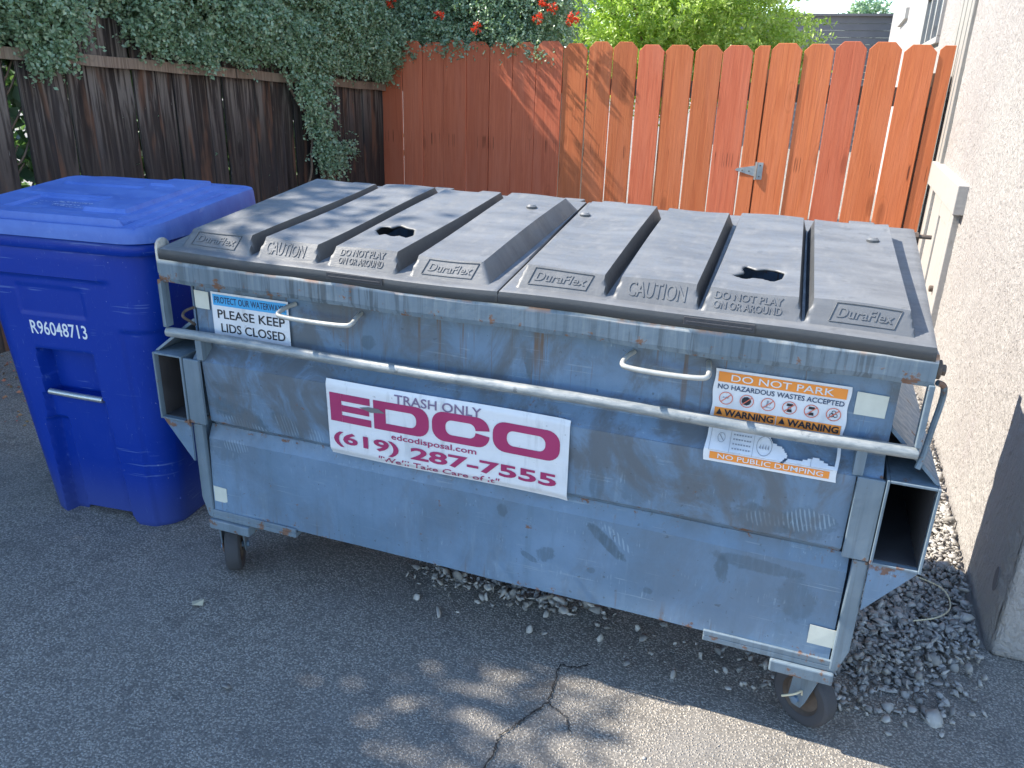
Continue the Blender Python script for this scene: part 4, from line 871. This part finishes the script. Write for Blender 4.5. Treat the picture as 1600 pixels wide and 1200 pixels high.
ringpoly(g, cir(.580, .783, .0085), cir(.580, .783, .0076), ysD, .002); fill(g, [(.574, .788), (.575, .789), (.586, .778), (.585, .777)], ysD, .002)
ringpoly(g, cir(.675, .780, .017), cir(.675, .780, .0158), ysD, .002)
for q in range(4): fill(g, [(.664 + q * .006, .776), (.668 + q * .006, .774), (.667 + q * .006, .783)], ysD, .002)
for q in range(4):
    for j in range(7): xa = .606 + j * .006; fill(g, [(xa, .766 + q * .008), (xa + .0035 + (j % 3) * .0006, .766 + q * .008), (xa + .0035, .7685 + q * .008), (xa, .7685 + q * .008)], ysD, .002)
part('fine_print', g, 'grey_p', sD)

# lids
def lidbase(x, y): return 1.072 + .14 * (y - .03) + .0025 * math.sin(x * 5 + y * 4) + .0015 * math.sin(x * 11 - y * 7)
def make_lid(xa, xb, panels, hole, lab, lastslope):
    def TY(y): return max(0, min(1, (y - .065) / .575))
    def hgt(x, y):
        z = lidbase(x, y); h = 0.; ty = TY(y)
        for i, (f0, f1, b0, b1) in enumerate(panels):
            l_ = f0 + (b0 - f0) * ty; r_ = f1 + (b1 - f1) * ty; wl = .012 if i else .016; wr = .012 if i < 3 else lastslope
            t = min((x - l_ + wl) / wl, (r_ + wr - x) / wr, (y - .032) / .034, (.668 - y) / .03)
            h = max(h, max(0., min(1., t)))
        return z + .042 * h + .003 * h * math.sin(x * 17 + y * 6)
    bx = [(xa, xa)]
    for i, (f0, f1, b0, b1) in enumerate(panels):
        wl = .012 if i else .016; wr = .012 if i < 3 else lastslope
        bx += [(f0 - wl, b0 - wl), (f0, b0), (f1, b1), (f1 + wr, b1 + wr)]
    bx.append((xb, xb)); cols = []
    for (a0, a1), (c0, c1) in zip(bx[:-1], bx[1:]):
        n = max(1, int(round((c0 - a0) / .0055))); cols += [(a0 + (c0 - a0) * k / n, a1 + (c1 - a1) * k / n) for k in range(n)]
    cols.append(bx[-1]); by = [.004, .032, .066, .638, .668, .765]; rws = []
    for a0, c0 in zip(by[:-1], by[1:]): n = max(1, int(round((c0 - a0) / .0055))); rws += [a0 + (c0 - a0) * k / n for k in range(n)]
    rws.append(by[-1]); nx = len(cols) - 1; ny = len(rws) - 1
    g = G(); idx = {}
    for i in range(nx + 1):
        for j in range(ny + 1):
            y = rws[j]; ty = TY(y); x = cols[i][0] + (cols[i][1] - cols[i][0]) * ty; z = hgt(x, y)
            if i in (0, nx) or j in (0, ny): z -= .003
            idx[i, j] = len(g.v); g.v.append((x, y, z))
    poly = hole; hx = sum(p[0] for p in poly) / len(poly); hy = sum(p[1] for p in poly) / len(poly)
    def inhole(x, y):
        c_ = False
        for k in range(len(poly)):
            (ax_, ay_), (bx_, by_) = poly[k], poly[k - 1]
            if (ay_ > y) != (by_ > y) and x < (bx_ - ax_) * (y - ay_) / (by_ - ay_) + ax_: c_ = not c_
        return c_
    gone = set()
    for i in range(nx):
        for j in range(ny):
            x, y = [(g.v[idx[i, j]][q] + g.v[idx[i + 1, j + 1]][q]) / 2 for q in (0, 1)]
            if abs(x - hx) < .09 and abs(y - hy) < .09 and inhole(x, y): gone.update([(i, j), (i + 1, j), (i + 1, j + 1), (i, j + 1)]); continue
            g.f.append((idx[i, j], idx[i + 1, j], idx[i + 1, j + 1], idx[i, j + 1]))
    for (i, j) in gone:       # pull the torn edge onto the outline of the hole, curled slightly down
        x, y, z = g.v[idx[i, j]]; best = None
        for k in range(len(poly)):
            a, b_ = Vector(poly[k]), Vector(poly[k - 1]); t = max(0, min(1, (Vector((x, y)) - a).dot(b_ - a) / (b_ - a).length_squared)); q = a.lerp(b_, t); d_ = (q - Vector((x, y))).length
            if best is None or d_ < best[0]: best = (d_, q)
        if best[0] < .009: g.v[idx[i, j]] = (best[1].x, best[1].y, z - .0022)
    # skirt
    per = [(i, 0) for i in range(nx)] + [(nx, j) for j in range(ny)] + [(i, ny) for i in range(nx, 0, -1)] + [(0, j) for j in range(ny, 0, -1)]
    k = len(g.v); 
    for (i, j) in per:
        x, y, z = g.v[idx[i, j]]; cx = (xa + xb) / 2; o_ = (0.002 if i == nx else (-.002 if i == 0 else 0)); oy = -.002 if j == 0 else 0
        g.v.append((x + o_, y + oy, z - .008)); g.v.append((x + o_, y + oy * 1.5, lidbase(x, y) - (.031 if y < .5 else .024)))
    m_ = len(per)
    for q in range(m_):
        a, b_ = idx[per[q]], idx[per[(q + 1) % m_]]; c_, d_ = k + 2 * q, k + 2 * ((q + 1) % m_); g.f.append((a, c_, d_, b_)); g.f.append((c_, c_ + 1, d_ + 1, d_))
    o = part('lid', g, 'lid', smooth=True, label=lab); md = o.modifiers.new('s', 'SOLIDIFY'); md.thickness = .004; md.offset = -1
    return o, hgt
PL = [(-.895, -.700, -.868, -.645), (-.655, -.495, -.606, -.432), (-.440, -.262, -.395, -.208), (-.203, -.030, -.172, .000)]
PR = [(.083, .273, .083, .276), (.312, .482, .312, .480), (.512, .697, .514, .678), (.727, .915, .706, .890)]
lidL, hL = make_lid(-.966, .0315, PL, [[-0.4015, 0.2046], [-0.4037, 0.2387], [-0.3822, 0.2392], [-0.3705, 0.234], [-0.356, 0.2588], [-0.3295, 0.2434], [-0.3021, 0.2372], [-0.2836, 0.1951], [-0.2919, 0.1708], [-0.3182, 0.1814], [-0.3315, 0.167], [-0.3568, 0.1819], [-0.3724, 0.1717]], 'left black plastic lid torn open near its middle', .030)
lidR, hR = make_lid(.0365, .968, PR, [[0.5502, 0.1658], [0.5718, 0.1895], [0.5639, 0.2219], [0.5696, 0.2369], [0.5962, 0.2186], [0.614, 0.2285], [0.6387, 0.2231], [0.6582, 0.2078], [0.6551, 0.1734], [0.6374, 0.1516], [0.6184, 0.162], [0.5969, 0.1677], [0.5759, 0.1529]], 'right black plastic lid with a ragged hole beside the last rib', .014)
def emb(hf, lid, lines, x0, x1, y0, y1, bold=.0, shear=0., frame=False):
    g = G(); nrm = Vector((0, -.70, .71))
    def P3(x, t, h): y = y0 + (y1 - y0) * t; return (x, y - .7 * h, hf(x, y) + .71 * h)
    n = len(lines)
    for i, s in enumerate(lines):
        V, F = textgeo(s, bold, shear, .05); t0 = (n - 1 - i) / n + .04; t1 = (n - i) / n - .06
        if frame: t0, t1 = .24, .78
        a, b_ = (x0, x1) if not frame else (x0 + .014, x1 - .014)
        g.add([P3(a + (b_ - a) * x, t0 + (t1 - t0) * y, -.002 + .0036 * z) for x, y, z in V], F)
    if frame:
        sl = .012
        pts = [(x0, 0), (x1 - sl, 0), (x1, 1), (x0 + sl, 1)]; R_ = [P3(x, t, .0035) for x, t in pts]; R_ = [Vector(p) for p in R_]
        R2 = []
        for i in range(4):
            a, b_ = R_[i], R_[(i + 1) % 4]; R2 += [a.lerp(b_, k / 8) for k in range(8)]
        R2.append(R2[0]); g.tube([P3((p.x), (p.y + .7 * .0035 - y0) / (y1 - y0), .001) for p in R2], .0011, 5)
    obj('embossed_lettering', g, 'lid', lid, DP)
F0, F1 = .0385, .0625
emb(hL, lidL, ['DuraFlex'], PL[0][0] + .012, PL[0][1] - .03, F0, F1, .012, .25, True)
emb(hL, lidL, ['CAUTION'], PL[1][0] + .012, PL[1][1] - .03, F0, F1, .012)
emb(hL, lidL, ['DO NOT PLAY', 'ON OR AROUND'], PL[2][0] + .02, PL[2][1] - .03, F0 - .002, F1 + .001, .008)
emb(hL, lidL, ['DuraFlex'], PL[3][0] + .02, PL[3][1] - .008, F0, F1, .012, .25, True)
emb(hR, lidR, ['DuraFlex'], PR[0][0] + .012, PR[0][1] - .025, F0, F1, .012, .25, True)
emb(hR, lidR, ['CAUTION'], PR[1][0] + .02, PR[1][1] - .02, F0, F1, .012)
emb(hR, lidR, ['DO NOT PLAY', 'ON OR AROUND'], PR[2][0] + .012, PR[2][1] - .03, F0 - .002, F1 + .001, .008)
emb(hR, lidR, ['DuraFlex'], PR[3][0] + .035, PR[3][1] - .015, F0, F1, .012, .25, True)
for lid_, xs_ in ((lidL, (-.84, -.52, -.35, -.06)), (lidR, (.07, .50, .80))):
    for x in xs_:
        g = G(); z = lidbase(x, .76); g.box(x, x + .07, .768, .83, z - .02, z - .001); obj('hinge_lug', g, 'lid', lid_, DP, bevel=.004)
for lid_, x, y in ((lidL, -.06, .50), (lidR, .10, .50), (lidR, .85, .50)):
    hf = hL if lid_ is lidL else hR; g = G(); z = hf(x, y); g.tube([(x, y, z - .01), (x, y, z + .004), (x, y, z + .009)], [.016, .015, .009], 14); obj('rubber_bumper', g, 'lid', lid_, DP, smooth=True)
for lid_, x0_, x1_ in ((lidL, -.43, -.27), (lidR, .47, .62)):
    g = G(); g.box(x0_, x1_, -.0035, .001, 1.046, 1.064); g.box(x0_ + .006, x1_ - .006, -.0055, -.0036, 1.052, 1.056); obj('grip_recess', g, 'rubber', lid_, DP, bevel=.001)

# ------------------------------------------------------------------ blue bin
bb = thing('wheeled_bin', 'tall blue plastic wheeled recycling cart left of the dumpster', 'bin', (-1.475, .08, 0), R(6))
CX = -.03
def bw(z): t = z / 1.03; return .262 + .085 * t + .004 * math.sin(t * 3)
def byf(z): return .085 - .045 * z / 1.03
def byb(z): return .55 + .11 * z / 1.03
def box01(v, a, b_, s): return sm((v - a) / s + .5) * sm((b_ - v) / s + .5)
def recess(x, z):
    d = .060 * box01(x, -.176, .042, .008) * box01(z, .475, .645, .010)
    d += .026 * box01(x, -.188 - max(0, .47 - z) * .04, .050 + max(0, .44 - z) * .05, .014) * sm((.485 - z) / .01)
    d += .020 * box01(x, -.203, -.140, .012) * sm((.39 - z) / .02)
    d += .0035 * box01(x, -.20, .05, .008) * box01(z, .772, .868, .008)
    d -= .010 * sm((z - .897) / .008) * box01(x, -.33, .15, .05) * sm((1.03 - z) / .10 + .3)
    d += .007 * sm((.746 - z) / .01) * sm((x - .16) / .02)
    return d
def rring(z, grow=0., rec=True, N=260, rad=.095):
    w_, yf, yb = bw(z) + grow, byf(z) - grow, byb(z) + grow; out = []
    L1, L2, La = 2 * (w_ - rad), (yb - yf - 2 * rad), rad * math.pi / 2; tot = 2 * L1 + 2 * L2 + 4 * La
    dens = []
    for k in range(N):
        s = tot * k / N; 
        for seg_, l in enumerate((L1, La, L2, La, L1, La, L2, La)):
            if s < l: break
            s -= l
        q = s / l
        if seg_ == 0: p = (-w_ + rad + L1 * q, yf)
        elif seg_ == 1: a = -math.pi / 2 + q * math.pi / 2; p = (w_ - rad + rad * math.cos(a), yf + rad + rad * math.sin(a))
        elif seg_ == 2: p = (w_, yf + rad + L2 * q)
        elif seg_ == 3: a = q * math.pi / 2; p = (w_ - rad + rad * math.cos(a), yb - rad + rad * math.sin(a))
        elif seg_ == 4: p = (w_ - rad - L1 * q, yb)
        elif seg_ == 5: a = math.pi / 2 + q * math.pi / 2; p = (-w_ + rad + rad * math.cos(a), yb - rad + rad * math.sin(a))
        elif seg_ == 6: p = (-w_, yb - rad - L2 * q)
        else: a = math.pi + q * math.pi / 2; p = (-w_ + rad + rad * math.cos(a), yf + rad + rad * math.sin(a))
        x, y = p[0] + CX, p[1]
        if rec and y < yf + .06: y += recess(x, z)
        out.append((x, y, z))
    return out
g = G(); N = 420; zs = [0.0] + list(np.linspace(.012, 1.0, 150)); K = []
for i, z in enumerate(zs):
    rg = rring(z, -.004 if i == 0 else 0, True, N); 
    if i < 4: rg = [(x, y, max(z, .032 * box01(x, -.15, .085, .02) + i * .003) if y < .2 else z) for x, y, z in rg]
    g.v += rg
for i in range(len(zs) - 1):
    for k in range(N): a, b_ = i * N + k, i * N + (k + 1) % N; g.f.append((a, b_, b_ + N, a + N))
g.f.append(tuple(range(N - 1, -1, -1)))
obj('body', g, 'blue', bb, smooth=True)
g = G(); N = 160; n0 = 0
for z, gr in ((.992, .0), (.994, .014), (1.004, .020), (1.024, .020), (1.032, .016), (1.032, -.02)): g.v += rring(z, gr, False, N)
for i in range(5):
    for k in range(N): a, b_ = i * N + k, i * N + (k + 1) % N; g.f.append((a, b_, b_ + N, a + N))
obj('rim', g, 'blue', bb, smooth=True)
def blz(x, y):
    xx = (x - CX); t = (y + .0) / .70
    z = 1.080 + .050 * min(1, t * 1.25) ** .9 if t > 0 else 1.08 + .022 * (1 - abs(xx / .38) ** 3) * sm(t * 2.2)
    z += -.016 * box01(y, .020, .040, .005) * box01(xx, -.42, .275, .006) + .018 * box01(y, .040, .62, .004) * box01(xx, -.40, .27, .006) * (1 - .6 * sm((y - .04) / .12))               # front grip ledge
    z += .014 * box01(xx, .06, .215, .005) * box01(y, .135, .60, .006)  # raised pad
    z -= .010 * box01(xx, .255, .275, .006) * box01(y, .05, .63, .02) 
    z -= .009 * box01(xx, .312, .326, .006) * box01(y, .03, .66, .02)
    z += .006 * box01(xx, -.34, .05, .01) * box01(y, .30, .315, .006) + .008 * box01(xx, -.30, .15, .02) * box01(y, .46, .475, .006)
    z -= .008 * box01(xx, -.24, .045, .006) * box01(y, .125, .29, .006)
    return z
g = G(); N = 300
rings = [rring(1.03, .030, False, N, .11)]
cx_, cy_ = CX, .35
def scale(rg, s): return [(cx_ + (x - cx_) * s, cy_ + (y - cy_) * s) for x, y, _ in rg]
base = rring(1.03, .030, False, N, .11); g.v += [(x, y, 1.036) for x, y, _ in base]; g.v += [(x, y, 1.058 + .03 * sm(y)) for x, y, _ in scale(base, 1.002) and [(a, b_, 0) for a, b_ in scale(base, 1.002)]]
S = list(1 - np.linspace(0, 1, 130)[1:-1] ** 1.2)
fr = [.995] + [q * .990 for q in S]
for k, s in enumerate(fr):
    for (x, y) in scale(base, s): g.v.append((x, y, blz(x, y) - (.010 if k == 0 else 0)))
nr = len(fr) + 2
for i in range(nr - 1):
    for k in range(N): a, b_ = i * N + k, i * N + (k + 1) % N; g.f.append((a, b_, b_ + N, a + N))
g.f.append(tuple((nr - 1) * N + k for k in range(N)))
bl_ = obj('lid', g, 'bluelid', bb, smooth=True)
g = G()
for (xa, xb, y, t) in ((-.20, .03, .238, .003), (-.13, -.0, .247, .006), (-.13, -.02, .215, .005), (-.12, -.05, .200, .004), (-.06, .02, .190, .004), (-.20, -.17, .21, .004), (-.20, -.17, .19, .004)):
    n = 10; vs = []
    for k in range(n + 1): x = CX + xa + (xb - xa) * k / n; vs += [(x, y, blz(x, y) + .0012), (x, y + t, blz(x, y + t) + .0012)]
    g.add(vs, [(2 * k, 2 * k + 2, 2 * k + 3, 2 * k + 1) for k in range(n)])
obj('worn_print', g, 'ink_worn', bl_)
yfb = lambda x, z: byf(z) + recess(x, z)
g = G(); text_on(g, 'R96048713', -.176, .042, .700, .748, yfb, .012, lift=.0012); obj('lettering', g, 'ink', bb)
g = G(); yb_ = byf(.482) + .012; g.tube([(-.172, yb_, .486), (-.06, yb_ - .001, .482), (.040, yb_, .479)], .0105, 14); obj('grab_bar', g, 'galv', bb, smooth=True)
g = G(); g.tube([(CX - .27, .62, .13), (CX + .27, .62, .13)], .012, 10); ax_ = obj('axle', g, 'galv', bb, smooth=True)
for s in (-1, 1):
    g = G(); g.disc((CX + s * .255, .64, .13), (1, 0, 0), .13, .05, 32); obj('wheel', g, 'rubber', bb, bevel=.008)
g = G(); g.tube(curve([(CX - .22, .66, 1.02), (CX - .22, .74, 1.035), (CX - .18, .755, 1.035), (CX + .18, .755, 1.035), (CX + .22, .74, 1.035), (CX + .22, .66, 1.02)], 5), .014, 10); obj('handle', g, 'blue', bb, smooth=True)
